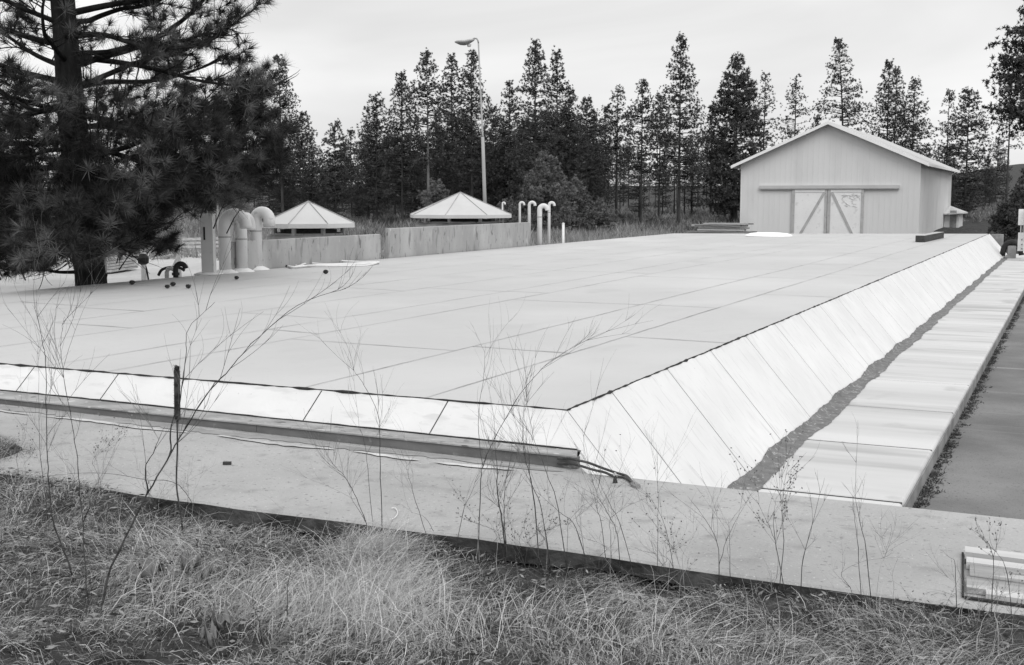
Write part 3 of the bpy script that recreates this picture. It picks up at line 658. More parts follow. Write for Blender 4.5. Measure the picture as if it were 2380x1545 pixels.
# cabinets and black pipe at right edge
cb = empty('utility_cabinet', ony(2373, 580, 50), 'pale equipment cabinet with dark openings at the right edge of the picture', 'cabinet'); cb.location.z = -.17
def cbox(x0, x1, y0, y1, Y, nm, mm, d=.5):
    a, e = ony(x0, y1, Y), ony(x1, y0, Y); return MB().box((a.x, Y, a.z), (e.x, Y+d, e.z)).build(nm, M[mm], cb)
cbox(2366, 2382, 486, 523, 50, 'upper_box', 'white'); cbox(2364.5, 2380, 541, 583, 50.02, 'lower_box', 'white'); cbox(2378, 2398, 482, 588, 49.7, 'front_panel', 'white')
cbox(2371, 2374, 523, 541, 50.2, 'strut', 'white', .1); cbox(2377, 2379, 523, 541, 50.2, 'strut', 'white', .1)
for yk in (556, 567, 577): cbox(2373.5, 2376, yk, yk+2.2, 49.99, 'knob', 'black', .008)
pc = ony(2353, 570, 51.5); t = empty('culvert_pipe', pc, 'thick black rubber pipe arching over a small pale block past the walkway end', 'pipe')
pts = [pc+Vector((-.36, 0, -.42))]+[pc+Vector((-.33*math.cos(math.pi*i/8), 0, -.22+.36*math.sin(math.pi*i/8))) for i in range(9)]+[pc+Vector((.36, 0, -.38))]
MB().tube(pts, .11, 14).build('tube', M['rubber'], t, smooth=True)
MB().box((pc.x-.16, pc.y-.1, -.2), (pc.x+.14, pc.y+.3, pc.z-.02)).build('block', M['walkside'], t)

# ================================================================ vegetation
rng = np.random.default_rng(12)
def unit(v): return v/np.maximum(np.linalg.norm(v, axis=-1, keepdims=True), 1e-9)
def rand_dirs(n): return unit(rng.normal(size=(n, 3)))

# ---- forest conifers: whorled branches carrying clumps of needle triangles
def far_pine(h, cr, base, dens=1., shape=1., seed=0, tuft=.20, lean=0., fork=False, m=None, trunkm='barkfar', per=16, tr=None, loc=(0, 0, 0), name='pine_tree', ragged=.35):
    r = np.random.default_rng(seed); loc = Vector(loc)
    t = empty(name, loc); stems = [(0., 0.)] if not fork else [(0., 0.), (h*.085, .3)]
    tr = tr or h*.0105
    def axis_pt(z, st):                                   # z array -> x,y along leaning stem
        f = z/h; return np.stack([lean*h*f*f*1.0+st[0]*np.maximum(0, f-st[1])/(1-st[1])*2*(1 if st[0] else 0), .02*h*np.sin(f*3+seed)*.3], -1)
    C = []; T = []
    bz = []
    for st in stems:
        zz = np.linspace(-.8, h*.985, 14); ax = axis_pt(np.maximum(zz, 0), st)
        MB().tube([(loc.x+a[0], loc.y+a[1], loc.z+z) for a, z in zip(ax, zz)], [max(.02, tr*(1-.93*max(0, z)/h)) for z in zz], 7).build('trunk', M[trunkm], t, smooth=True)
        nb = int(h*(1-base)*30*dens); zb = h*(base+(1-base)*r.random(nb)**.9)
        f = (zb-h*base)/(h*(1-base)); prof = cr*1.22*np.minimum(1, (1-f)*1.9+.04)**shape*(.6+.4*np.minimum(1, f*5+.3)); ln = prof*(1-ragged*1.1*r.random(nb)**1.3)*(.90+.12*np.sin(zb*1.9+seed)**2)+.22
        az = r.random(nb)*6.283; up = -.05+.6*f+r.normal(0, .12, nb)
        for i in range(nb):
            n = max(3, int(ln[i]/.15*dens**.5)); s = (r.random(n)**.55)*.85+.15; s[0] = 1
            a = az[i]+r.normal(0, .22, n)*s
            zc = zb[i]+ln[i]*s*up[i]*.6+.13*r.normal(size=n)*s; a0 = axis_pt(np.array([zb[i]]), st)[0]
            C.append(np.stack([a0[0]+ln[i]*s*np.cos(a), a0[1]+ln[i]*s*np.sin(a), zc], -1)); bz.append((zb[i], ln[i], az[i], up[i], a0))
    C = np.concatenate(C); n = len(C)
    top = np.stack([np.r_[[axis_pt(np.array([h]), st)[0][0] for st in stems]], np.zeros(len(stems)), np.full(len(stems), h)], -1)
    C = np.concatenate([C, np.repeat(top, 8, 0)+(r.normal(0, .06, (8*len(stems), 3))*[1, 1, 0]-r.random((8*len(stems), 3))*[0, 0, .8])]); n = len(C)
    sz = tuft*.77*(.6+.7*r.random(n)); d = unit(r.normal(size=(n, per, 3))+[0, 0, .35]); q = unit(np.cross(d, r.normal(size=(n, per, 3))))
    l = sz[:, None, None]*(.6+.6*r.random((n, per, 1))); o = C[:, None, :]-d*l*.1; w_ = l*.16
    tri = np.stack([o-q*w_, o+q*w_, o+d*l], 2).reshape(-1, 3, 3)
    tone = np.clip((.15+.6*r.random(n))[:, None]+.25*r.random((n, per))*(d[..., 2]*.5+.5), 0, 1).reshape(-1)
    B = np.array([(a0[0], a0[1], z, a0[0]+l_*.85*math.cos(a), a0[1]+l_*.85*math.sin(a), z+l_*.5*u_) for (z, l_, a, u_, a0) in bz])
    p0, p1 = B[:, :3], B[:, 3:]; lt = np.concatenate([np.stack([p0+v_, p0-v_, p1], 1) for v_ in (np.array([0, 0, .022]), np.array([.02, .02, 0]))])
    tri = np.concatenate([tri, lt]); tone = np.r_[tone, np.zeros(len(lt))]
    np_mesh('crown', tri+np.array(loc), 3, m or NEEDLEFAR, tone, parent=t)
    return t
def place_pine(x, ytop, wpx, base_y, dep, label, **k):
    p = ond(x, ytop, dep); gz_ = float(ground_z(p.x, p.y)); h = p.z-gz_; pb = ond(x, base_y, dep); base = (pb.z-gz_)/h
    t = far_pine(h, wpx/2380*0+wpx/F*dep, max(.03, base), loc=(p.x, p.y, gz_), **k)
    return tag(t, label, 'pine tree', 'pines behind the site')
trees = [  # x, y_top, half width, crown base y, distance, label, options
 (648, 130, 40, 420, 92, 'tall thin pine right beside the edge of the big foreground pine', dict(shape=.9)),
 (702, 262, 44, 470, 95, 'broad shorter pine just left above the smaller canopy', dict()),
 (778, 283, 40, 480, 90, 'short bushy pine above the right slope of the smaller canopy', dict()),
 (815, 302, 20, 420, 104, 'slim short pine in the low dip of the skyline', dict(dens=.8)),
 (873, 222, 42, 480, 88, 'rounded dense pine at the left start of the dense stand', dict(shape=.75)),
 (932, 172, 40, 470, 86, 'pine between the rounded one and the tall pine with pale trunk', dict()),
 (992, 120, 46, 385, 84, 'tall pine with a long bare pale trunk left of the lamp post', dict(trunkm='barkpale')),
 (1050, 130, 34, 430, 90, 'slender pine just left of the lamp post under its dish', dict()),
 (1096, 122, 46, 430, 86, 'pine whose crown sits directly behind the lamp post', dict()),
 (1146, 250, 36, 470, 96, 'low pine just right of the lamp post', dict()),
 (1183, 193, 38, 470, 92, 'knobbly topped pine between lamp post and the tallest left pine', dict(ragged=.6)),
 (1243, 98, 52, 500, 80, 'tallest and widest pine of the dense left stand', dict()),
 (1295, 122, 44, 500, 84, 'pine touching the tallest one on its right', dict()),
 (1325, 212, 44, 500, 82, 'pine stepping down right of the tallest pair', dict()),
 (1364, 232, 40, 520, 86, 'last dark pine at the right end of the dense stand', dict()),
 (1408, 250, 26, 410, 96, 'short pine at the left of the open trunks', dict(dens=.8)),
 (1436, 200, 30, 380, 92, 'narrow pine with bare lower trunk in the open gap', dict(dens=.8)),
 (1493, 190, 38, 400, 90, 'medium pine left of the very tall pointed pine', dict()),
 (1535, 220, 30, 430, 96, 'pine tucked against the left side of the very tall pointed pine', dict()),
 (1583, 84, 52, 440, 82, 'very tall pointed pine left of the barn', dict(shape=1.15)),
 (1655, 270, 26, 420, 100, 'small pine right of the very tall pointed pine', dict(dens=.8)),
 (1714, 134, 60, 500, 86, 'dense dark fir rising above the barn left eave', dict(shape=.8, tuft=.3, dens=1.1, per=16, tr=.26)),
 (1779, 172, 34, 420, 98, 'sparse see-through pine right of the dense fir', dict(dens=.5)),
 (1851, 174, 46, 420, 96, 'pine above the left roof slope with open flat limbs', dict(dens=.6, ragged=.7)),
 (1900, 268, 18, 400, 104, 'small tip of pine just left of the barn ridge', dict()),
 (1970, 93, 56, 440, 100, 'tall leaning forked pine just right of the barn ridge', dict(fork=False, lean=-.05, dens=.8)),
 (2068, 145, 40, 440, 104, 'pine with twin tops above the middle right roof slope', dict(dens=.9)),
 (2085, 160, 34, 440, 108, 'thinner twin behind the pine above the right roof slope', dict(dens=.6)),
 (2127, 185, 44, 460, 100, 'pine close above the right roof slope', dict()),
 (2207, 210, 34, 470, 108, 'sparse thin pine with pointed top right of the barn', dict(dens=.5)),
 (2254, 208, 54, 490, 92, 'full dark pine beyond the shed right of the barn', dict(shape=.8)),
 (2352, 180, 38, 350, 96, 'lone thin pine with long bare trunk near the right edge', dict(dens=.45, ragged=.6)),
]
for i, (x, yt, wp, yb, dp, lab, op) in enumerate(trees):
    op = dict(op); place_pine(x, yt, wp, yb, dp, lab, seed=i+1, **op)
# the near pine leaning in from the right edge
p = ond(2452, -60, 62); gz_ = float(ground_z(p.x, p.y)); t = far_pine(p.z-gz_, 2.5, .42, loc=(p.x, p.y, gz_), seed=77, dens=1.7, ragged=.6, tuft=.26); tag(t, 'nearer pine at the upper right edge, its limbs reaching into the picture', 'pine tree', 'pines behind the site')
place_pine(2392, 395, 34, 560, 80, 'low dense dark conifer at the right edge behind the cabinet', seed=78, tuft=.28, per=18)
# paler young pines
for i, (x, yt, wp, yb, dp, lab) in enumerate([(1268, 358, 52, 550, 62, 'large pale young pine right of the slender goosenecks'), (1330, 420, 34, 550, 64, 'smaller pale young pine right of the large one'),
      (1012, 428, 34, 500, 68, 'young pale pine above the larger canopy left slope'), (1180, 470, 30, 540, 66, 'low pale young pine behind the thinnest goosenecks'), (1390, 470, 40, 560, 64, 'low spreading young pine before the open trunks'),
      (2345, 470, 30, 575, 58, 'very dark bushy young pine beside the black pipe')]):
    t = place_pine(x, yt, wp, yb, dp, lab, seed=90+i, tuft=.19, per=22, dens=1.6 if i < 5 else 2.2, shape=1.05, m=NEEDLEPALE if i < 5 else NEEDLEFAR, ragged=.5); t.name = 'young_pine'; t['group'] = 'young pines at the forest edge'
# filler stand: shared meshes, denser behind, thinner trunks in the open gap
protos = [far_pine(hh, cw, bs, seed=200+i, loc=(0, 0, 0), dens=dn, per=11) for i, (hh, cw, bs, dn) in enumerate([(13, 1.9, .12, 1.1), (11, 1.8, .08, 1.2), (14, 1.5, .42, .7), (9, 1.7, .05, 1.2)])]
rf_ = random.Random(31); used = [False]*4; cnt = 0
for (xa_, xb_, n, kinds, lab, hmx) in [(-80, 640, 20, (0, 1, 0), 'pine of the stand seen behind the big foreground pine', 300), (640, 870, 18, (0, 1, 3), 'lower pine in the shaded stand behind the smaller canopy', 330), (850, 1400, 46, (0, 1, 3, 0), 'shaded inner pine filling the dense stand behind the lamp post', 265),
     (1395, 1690, 22, (2, 2, 0), 'bare-stemmed pine of the open gap left of the barn', 300), (1690, 2210, 20, (0, 1, 3), 'pine of the dark row showing low behind the barn roof', 330), (2200, 2330, 8, (3, 1, 0), 'lower pine in the shade right of the barn', 330)]:
    for k in range(n):
        x = xa_+(xb_-xa_)*(k+rf_.random())/n; dp = rf_.uniform(92, 128); yt = hmx+rf_.uniform(-10, 90); p = ond(x, yt, dp); gz_ = float(ground_z(p.x, p.y)); kd = rf_.choice(kinds)
        src = protos[kd]; c = src if not used[kd] else copy_tree(src); used[kd] = True
        H0 = [13, 11, 14, 9][kd]; s_ = (p.z-gz_)/H0; c.location = (p.x, p.y, gz_); c.scale = (s_*rf_.uniform(.9, 1.25), s_*rf_.uniform(.9, 1.25), s_); c.rotation_euler = (0, 0, rf_.uniform(0, 6.28))
        tag(c, lab, 'pine tree', lab.replace('pine', 'pines', 1)); cnt += 1

# ---- dry brush on the forest floor
def tufts_mesh(name, P, h, per, m, spread=.5, tonebase=None, width=.02, jit=.12):
    n = len(P); d = rng.normal(size=(n, per, 3))*[spread, spread, .25]+[0, 0, 1.]; d = unit(d); q = unit(np.cross(d, rng.normal(size=(n, per, 3)))); l = h[:, None, None]*(.5+.7*rng.random((n, per, 1)))
    o = P[:, None, :]+rng.normal(size=(n, per, 3))*[jit, jit, 0]; w_ = width*(1+0*l)
    tri = np.stack([o-q*w_, o+q*w_, o+d*l], 2).reshape(-1, 3, 3); tn = (tonebase[:, None] if tonebase is not None else .5)+.3*(rng.random((n, per))-.5)
    return np_mesh(name, tri, 3, m, np.clip(tn, 0, 1).reshape(-1))
n = 9000; Dp = 58+rng.random(n)**1.4*75; xx = rng.uniform(-100, 2480, n); uu = (xx-CX)/F*Dp
BXs = uu*CA-Dp*SA; BYs = uu*SA+Dp*CA; keep = ~((BXs > BX0-2.5) & (BXs < BX1+6) & (BYs < 92)) & ~((BXs > -16.5) & (BXs < 9) & (BYs < 57)); BXs, BYs = BXs[keep], BYs[keep]
tb = .5+.45*np.sin(BXs*.6+1)*np.sin(BYs*.35)+.2*rng.normal(size=len(BXs))
tag(tufts_mesh('undergrowth', np.stack([BXs, BYs, ground_z(BXs, BYs)-.05], -1), .25+.45*rng.random(len(BXs)), 16, BRUSHM, .55, np.clip(tb, 0, 1), .035), 'dry brush and saplings on the forest floor', 'brush', kind='stuff')
n = 2200; xg = rng.uniform(-40, -16.5, n); yg = rng.uniform(30, 60, n)
tag(tufts_mesh('dry_weeds', np.stack([xg, yg, ground_z(xg, yg)-.03], -1), .25+.4*rng.random(n), 16, BRUSHM, .5, .6+.3*rng.random(n), .02), 'dry weeds along the back of the pale yard', 'weeds', kind='stuff')
# litter along the kerb
n = 1500; yk = 7.2+46*rng.random(n)**1.7; cl = np.sin(yk*2.1)*np.sin(yk*.9+1)+.3*rng.normal(size=n); keep = cl > -.75; yk = yk[keep]; n = len(yk)
xk = -1.088+np.abs(rng.normal(0, .03, n))*(1+np.clip(cl[keep], 0, 1.5))
tag(tufts_mesh('kerb_litter', np.stack([xk, yk, np.full(n, -.17)], -1), .02+.03*rng.random(n), 9, attr_mat('dead_litter', .01, .12), 1.6, .3+.3*rng.random(n), .005, jit=.025), 'dark dead leaves and weeds gathered along the walkway kerb', 'litter', kind='stuff')

# ---- foreground dry grass
n = 330000
gx = rng.uniform(-12.5, 3.5, n); gy = 2.1+3.45*rng.random(n)**.9
ex = rng.uniform(-10, -5.6, 60000); ey = rng.uniform(5.2, 6.15, 60000); kk = (ex+5.9)*-1.2+(6.1-ey)*0 > rng.random(60000)*1.2; gx = np.r_[gx, ex[kk]]; gy = np.r_[gy, ey[kk]]
inview = (gy*CA-gx*SA > 1.9); gx, gy = gx[inview], gy[inview]
u_ = (gx*CA+gy*SA)/(gy*CA-gx*SA); keep = (np.abs(u_) < .50) | ((np.abs(u_) < 2.2) & (rng.random(len(gx)) < .4)); gx, gy = gx[keep], gy[keep]; n = len(gx)
patch = bumps(gx*1.1, gy*1.1)*.6+.9*bumps(gx+3, gy-2, 2.3)+.3*np.sin(gx*5.3+gy*2.2); keep = rng.random(n) < np.clip(.50+.62*patch, .06, 1)*np.where((gx > -5.4) & (gy > 5.15), .75, 1); gx, gy, patch = gx[keep], gy[keep], patch[keep]; n = len(gx)
def blades(gx, gy, patch, L0, L1, flat, wd, seed, tone0=.18, tonev=.75):
    r = np.random.default_rng(seed); n = len(gx); gz0 = ground_z(gx, gy)-.01
    th = 1.2*np.sin(gx*1.9+gy*1.3)+1.6*np.cos(gy*2.9-gx*.8)+r.normal(0, 1.1, n); Ls = L0+(L1-L0)*r.random(n)**1.5
    incl = np.clip(flat+r.normal(0, .28, n), .05, 1.5); d0 = np.stack([np.cos(th)*np.sin(incl), np.sin(th)*np.sin(incl), np.cos(incl)], -1)
    bend = np.stack([np.cos(th+r.normal(0, .8, n)), np.sin(th+r.normal(0, .8, n)), -.75-.5*r.random(n)], -1)*(.35+.6*r.random(n))[:, None]
    pts = [np.stack([gx, gy, gz0], -1)]; dd = d0
    for k in range(3):
        pts.append(pts[-1]+dd*(Ls/3)[:, None]); dd = unit(dd+bend*.55)
        pts[-1][:, 2] = np.maximum(pts[-1][:, 2], gz0+.012+.04*r.random(n))
    side = unit(np.cross(d0, r.normal(size=(n, 3))))*(wd*(.6+.8*r.random(n)))[:, None]
    quads = []
    for k in range(3):
        a, b2 = pts[k], pts[k+1]; w0, w1 = (1-.28*k), (1-.28*(k+1)); quads.append(np.stack([a-side*w0, a+side*w0, b2+side*w1, b2-side*w1], 1))
    q = np.stack(quads, 1).reshape(-1, 4, 3); tone = np.clip(tone0+tonev*r.random(n)**1.7+.20*patch, 0, 1)
    return q, np.repeat(tone, 3)
q1, t1 = blades(gx, gy, patch, .03, .15, 1.15, .0013, 1, .07, .80)
# taller pale tussock and loose fans of upright straw
cx_, cy_ = [], []
for (sx_, sy_, nn, sp) in [(1235, 1990, 2300, .15), (1215, 1800, 1900, .11), (1300, 2150, 600, .2), (900, 2150, 700, .3), (2600, 2150, 500, .3), (1850, 2100, 600, .35), (400, 1800, 500, .3), (700, 2100, 600, .3), (3150, 2120, 400, .3), (1180, 2210, 900, .22)]:
    p = onz(sx_*SRC, sy_*SRC, .68); cx_.append(rng.normal(p.x, sp, nn)); cy_.append(np.minimum(rng.normal(p.y, sp*.8, nn), 5.3))
cx_, cy_ = np.concatenate(cx_), np.concatenate(cy_)
q2, t2 = blades(cx_, cy_, np.zeros(len(cx_))+.6, .10, .36, .58, .0012, 2, .28, .68)
q3, t3 = blades(*(lambda k: (gx[k], gy[k], patch[k]))(rng.integers(0, n, 2600)), .18, .42, .85, .0012, 3, .25, .6)
ml = 26000; lx = rng.uniform(-8.5, 2, ml); ly = 2.6+2.75*rng.random(ml); lc = np.stack([lx, ly, ground_z(lx, ly)+.005+.05*rng.random(ml)], -1); ld1 = rand_dirs(ml)*[1, 1, .45]; ld2 = unit(np.cross(ld1, rand_dirs(ml))); la = (.006+.022*rng.random(ml))[:, None]
q4 = np.stack([lc-ld1*la, lc-ld2*la*.22, lc+ld1*la, lc+ld2*la*.22], 1); t4 = .55*rng.random(ml)**2.2
tag(np_mesh('dry_grass', np.concatenate([q1, q2, q3, q4]), 4, GRASSM, np.concatenate([t1, t2, t3, t4])), 'matted dry grass covering the bank in the foreground', 'grass', kind='stuff')

# ---- foreground weeds (each plant traced, standing at its own distance)
def depth_at(sx, sy, z=None):
    x, y = sx*SRC, sy*SRC; z = .7
    for _ in range(6): p = onz(x, y, z); z = float(ground_z(p.x, min(p.y, 5.3)))
    if p.y > 5.3: p = ony(x, y, 5.3); p.z = float(ground_z(p.x, 5.3))
    return p
def weed(lines, label, rad=.0034, m='stem', twigs=6, seed=0, tw=.5, lean=0., seedheads=0, cat='weed', name='dead_weed', group='bare dead weeds on the bank'):
    r = random.Random(seed); rad *= 1.0 if rad > .0039 else .82; s0 = lines[0][0]; p0 = depth_at(*s0); dep = -p0.x*SA+p0.y*CA
    t = empty(name, p0, label, cat, group)
    for li, ln in enumerate(lines):
        pts = []
        for i, (sx, sy) in enumerate(ln):
            f = i/(len(ln)-1); d = dep+.10*math.sin(seed+i*.9)*f+lean*f
            pts.append(ond(sx*SRC, sy*SRC, d))
        if li == 0: pts[0] = p0-UP*.04
        P_ = smoothpts(pts, 5); n = len(P_); r0 = rad*(1 if li == 0 else .72)
        P_ = [v+Vector((r.uniform(-1, 1), r.uniform(-1, 1), 0))*.0025 for v in P_]
        b = MB(); b.tube(P_, [r0*(1-.85*(i/(n-1))**.8)*(1.35 if r.random() < .12 else 1) for i in range(n)], 5)
        b2 = MB()
        def twig(b, o, d, l, r_, lev):
            k = 5; q = [o]; dd = d.normalized(); cur = Vector((r.uniform(-1, 1), r.uniform(-1, 1), r.uniform(-.4, .9)))*.18
            for _ in range(k): dd = (dd+cur+UP*.06).normalized(); q.append(q[-1]+dd*l/k)
            b.tube(q, [r_*(1-.6*i/k) for i in range(k+1)], 3, cap=False)
            if seedheads and lev <= 1:
                for _ in range(seedheads):
                    c = q[r.randrange(2, k+1)]; e = Vector((r.uniform(-1, 1), r.uniform(-1, 1), r.uniform(-1, 1))).normalized()*.006; g_ = e.orthogonal().normalized()*.004
                    b.add([c-e, c+g_, c+e, c-g_], [(0, 1, 2, 3)])
            if lev > 0:
                for _ in range(r.randrange(2, 5)):
                    j = r.randrange(1, k); twig(b, q[j], (q[j+1]-q[j]).normalized()+Vector((r.uniform(-1, 1), r.uniform(-1, 1), r.uniform(-.2, .8)))*.55, l*r.uniform(.3, .6), r_*.6, lev-1)
        for k in range(int(twigs*1.4) if li == 0 else max(1, twigs//2)):
            j = int(n*r.uniform(.38, .97)); j = min(j, n-2); d = (P_[j+1]-P_[j]).normalized()
            s_ = RIGHT*r.choice([-1, 1])*r.uniform(.3, .9)+AWAY*r.uniform(-.5, .5)
            twig(b2, P_[j], d+s_*.8, tw*r.uniform(.25, .8), min(r0*.36, .0012), 1)
        st_ = b.build('stem' if li == 0 else 'branch', M[m], t)
        if b2.v: b2.build('twigs', M['twiglet'], st_)
    return t
WD = [
 ([[(264,1971),(230,1887),(182,1762),(166,1665),(161,1567),(154,1428),(152,1213),(143,1150),(118,1010)]], 'long dark bare stem curving up from lower left, leftmost tall one', dict(rad=.0044)),
 ([[(328,2061),(362,1929),(424,1790),(494,1651),(570,1519),(612,1449),(689,1324),(772,1233),(842,1150),(1000,1020),(1160,965)], [(494,1651),(487,1567),(518,1505),(550,1428)], [(570,1519),(574,1428),(605,1324),(623,1192),(632,1100),(720,1010)]], 'longest dark stem leaning right past the bristly stalk, with forked branches', dict(rad=.0047, twigs=9)),
 ([[(299,2061),(282,1860),(278,1748),(264,1623),(256,1512),(240,1407),(209,1233),(205,1120),(215,1060)], [(278,1748),(300,1690),(290,1620)]], 'upright grey stem between the leftmost tall one and the forked leaning one', dict(rad=.0034, twigs=9)),
 ([[(167,1776),(143,1595),(132,1484),(130,1289),(126,1170)]], 'thin grey stem hugging the leftmost tall stem', dict(rad=.0026)),
 ([[(90,1825),(60,1770),(20,1735),(-20,1700)]], 'short bent stem at the far left edge of the grass', dict(rad=.0026, twigs=3)),
 ([[(1246,1817),(1226,1750),(1186,1651),(1150,1590),(1113,1551),(1075,1480)], [(1226,1750),(1190,1690),(1160,1640)]], 'dark stem leaning left out of the pale grass tussock', dict(rad=.0034, twigs=8)),
 ([[(1282,1757),(1274,1598),(1271,1465),(1266,1386),(1220,1290),(1186,1240),(1150,1165)]], 'tall straight stem right of the pale tussock with drooping thin top', dict(rad=.0034, twigs=6)),
 ([[(1256,1750),(1236,1631),(1223,1498),(1199,1399),(1180,1210)]], 'thin upright stem between tussock and the tall straight stem', dict(rad=.0024)),
 ([[(1451,1777),(1392,1678),(1370,1600),(1359,1545)], [(1451,1777),(1420,1730),(1375,1715)]], 'low leaning stem midway between tussock and the white slope corner', dict(rad=.0026, twigs=5)),
 ([[(1518,1790),(1550,1715),(1578,1651),(1604,1571)]], 'low stem leaning right below the dark kerb beam', dict(rad=.0026, twigs=6)),
 ([[(1601,1804),(1609,1631),(1617,1558),(1644,1492),(1723,1346),(1800,1250),(1856,1200),(1960,1140),(2040,1105)], [(1617,1558),(1600,1420),(1620,1250),(1625,1150)]], 'tall stem before the roof corner whose long tip reaches over the roof', dict(rad=.0034, twigs=9)),
 ([[(1697,1910),(1684,1764),(1667,1664),(1664,1571),(1655,1480)], [(1697,1850),(1690,1764),(1688,1660),(1700,1575)]], 'thick dark paired stem rising from the shadow under the slab edge', dict(rad=.0050, twigs=8)),
 ([[(1810,1830),(1783,1638),(1757,1532),(1750,1399),(1765,1320)]], 'upright dark stem crossing the right end of the kerb beam', dict(rad=.0036, twigs=9)),
 ([[(1850,1830),(1816,1717),(1777,1611),(1770,1518),(1740,1390)]], 'second upright stem just right of the one crossing the beam end', dict(rad=.0034, twigs=8)),
 ([[(1903,1843),(1869,1704),(1830,1585),(1790,1479),(1740,1400)]], 'stem leaning left across the end of the kerb beam', dict(rad=.0034, twigs=7)),
 ([[(1989,1863),(1929,1770),(1869,1711),(1803,1651)]], 'dark stem bowed strongly to the left below the white corner', dict(rad=.0034, twigs=4)),
 ([[(2042,1877),(2015,1757),(1999,1704),(1980,1600)]], 'short straight stem right of the bowed one', dict(rad=.0028, twigs=5)),
 ([[(2075,1896),(2068,1797),(2030,1710),(1989,1624),(1949,1432)]], 'stem whose tip crosses the white slope left of the hanging cable end', dict(rad=.003, twigs=7)),
 ([[(2141,1877),(2082,1770),(2029,1664),(1980,1540)]], 'thin leaning stem below the cable connector', dict(rad=.0026, twigs=6)),
 ([[(2277,1890),(2228,1770),(2168,1651)]], 'thin stem leaning left under the first walkway panel side', dict(rad=.0024, twigs=6, seedheads=1)),
 ([[(2198,1896),(2204,1770),(2201,1585),(2196,1480)]], 'very thin vertical stem below the white slope', dict(rad=.002, twigs=5)),
 ([[(2408,1917),(2405,1839),(2360,1737),(2300,1659)], [(2408,1890),(2444,1779),(2521,1641)]], 'stem forked into a wide letter V on the concrete slab', dict(rad=.003, twigs=4)),
 ([[(2447,1917),(2444,1839),(2438,1740)]], 'short stem inside the right arm of the forked one', dict(rad=.0024, twigs=3)),
 ([[(2641,1953),(2599,1839),(2587,1791),(2533,1671)], [(2599,1839),(2590,1740),(2600,1660)]], 'leaning stem with small dry seed heads near the tar strip end', dict(rad=.003, twigs=7, seedheads=2, tw=.35)),
 ([[(2608,1953),(2623,1809),(2617,1689),(2641,1539)]], 'upright stem full of seed heads before the walkway corner', dict(rad=.003, twigs=8, seedheads=2, tw=.35)),
 ([[(2683,2018),(2686,1899),(2719,1755),(2761,1599)]], 'single dark stem leaning right before the first walkway panel', dict(rad=.0034, twigs=4, tw=.3)),
 ([[(2890,1995),(2875,1869),(2860,1719),(2857,1659)]], 'thin left stem of the pair before the walkway kerb', dict(rad=.0026, twigs=3, tw=.25)),
 ([[(2929,1989),(2893,1809),(2866,1683),(2866,1527)]], 'taller right stem of the pair before the walkway kerb', dict(rad=.003, twigs=4, tw=.25)),
 ([[(3210,2012),(3198,1899),(3190,1870)]], 'short stub stem just left of the wooden hatch', dict(rad=.003, twigs=1, tw=.15)),
 ([[(3321,2006),(3324,1869),(3288,1791)], [(3324,1869),(3345,1800)]], 'forked stem crossing the middle of the wooden hatch', dict(rad=.0028, twigs=4, tw=.25, seedheads=1)),
 ([[(3396,2042),(3372,1923),(3330,1839)]], 'beaded stem crossing the right part of the wooden hatch', dict(rad=.003, twigs=4, tw=.2, seedheads=2)),
 ([[(2635,2222),(2599,2126),(2560,2060),(2530,2000)]], 'dark stem in the grass at the bottom right of centre', dict(rad=.0034, twigs=3, tw=.3)),
 ([[(3070,2220),(3030,2130),(2960,2080),(2900,2050)]], 'low dark twig in the grass below the pair of stems', dict(rad=.0028, twigs=3, tw=.3)),
 ([[(3345,2222),(3342,2120),(3325,2040)]], 'thick pale stalk at the bottom right corner', dict(rad=.0048, m='stempale', twigs=2, tw=.2)),
 ([[(3275,2222),(3270,2150),(3290,2080),(3330,2010)]], 'pale crooked stalk left of the thick corner stalk', dict(rad=.0036, m='stempale', twigs=3, tw=.3)),
 ([[(2232,2160),(2205,2070),(2140,2005),(2080,1980)]], 'pale curved straw arching above the grass, right of centre', dict(rad=.003, m='stempale', twigs=2, tw=.3)),
 ([[(696,1690),(600,1625),(487,1606),(390,1588),(278,1583),(111,1600),(0,1631)]], 'long dark stem arched low along the top of the grass at left', dict(rad=.0028, twigs=2, tw=.2)),
 ([[(965,2100),(962,1980),(975,1900)]], 'short dark stick standing in the grass bottom left of centre', dict(rad=.003, twigs=2, tw=.2)),
 ([[(890,2190),(865,2080),(850,2030)]], 'bent dark twig beside the short stick in the grass', dict(rad=.003, twigs=3, tw=.25)),
]
for i, (ln, lab, op) in enumerate(WD): weed([[tuple(p) for p in l] for l in ln], lab, seed=i+3, **op)
# small anonymous twiggy weeds along the slab edge
rw = random.Random(77)
for i in range(46):
    sx = rw.choice([rw.uniform(1300, 3400), rw.uniform(1500, 2350), rw.uniform(50, 700)]); sy = (1757+(sx-1252)*.1385 if sx > 1252 else 1640+(sx-500)*.14)+rw.uniform(5, 150)
    hgt = rw.uniform(70, 240); ln = [(sx, sy), (sx+rw.uniform(-15, 15), sy-hgt*.4), (sx+rw.uniform(-40, 40), sy-hgt*.75), (sx+rw.uniform(-70, 70), sy-hgt)]
    weed([ln], 'one of the small thin twiggy weeds scattered along the slab edge', rad=.0019, m=rw.choice(['stem', 'stem', 'stempale']), twigs=rw.randrange(3, 8), tw=.26, seed=300+i, seedheads=rw.choice([0, 0, 1]), group='small twiggy weeds along the slab edge', name='small_weed')
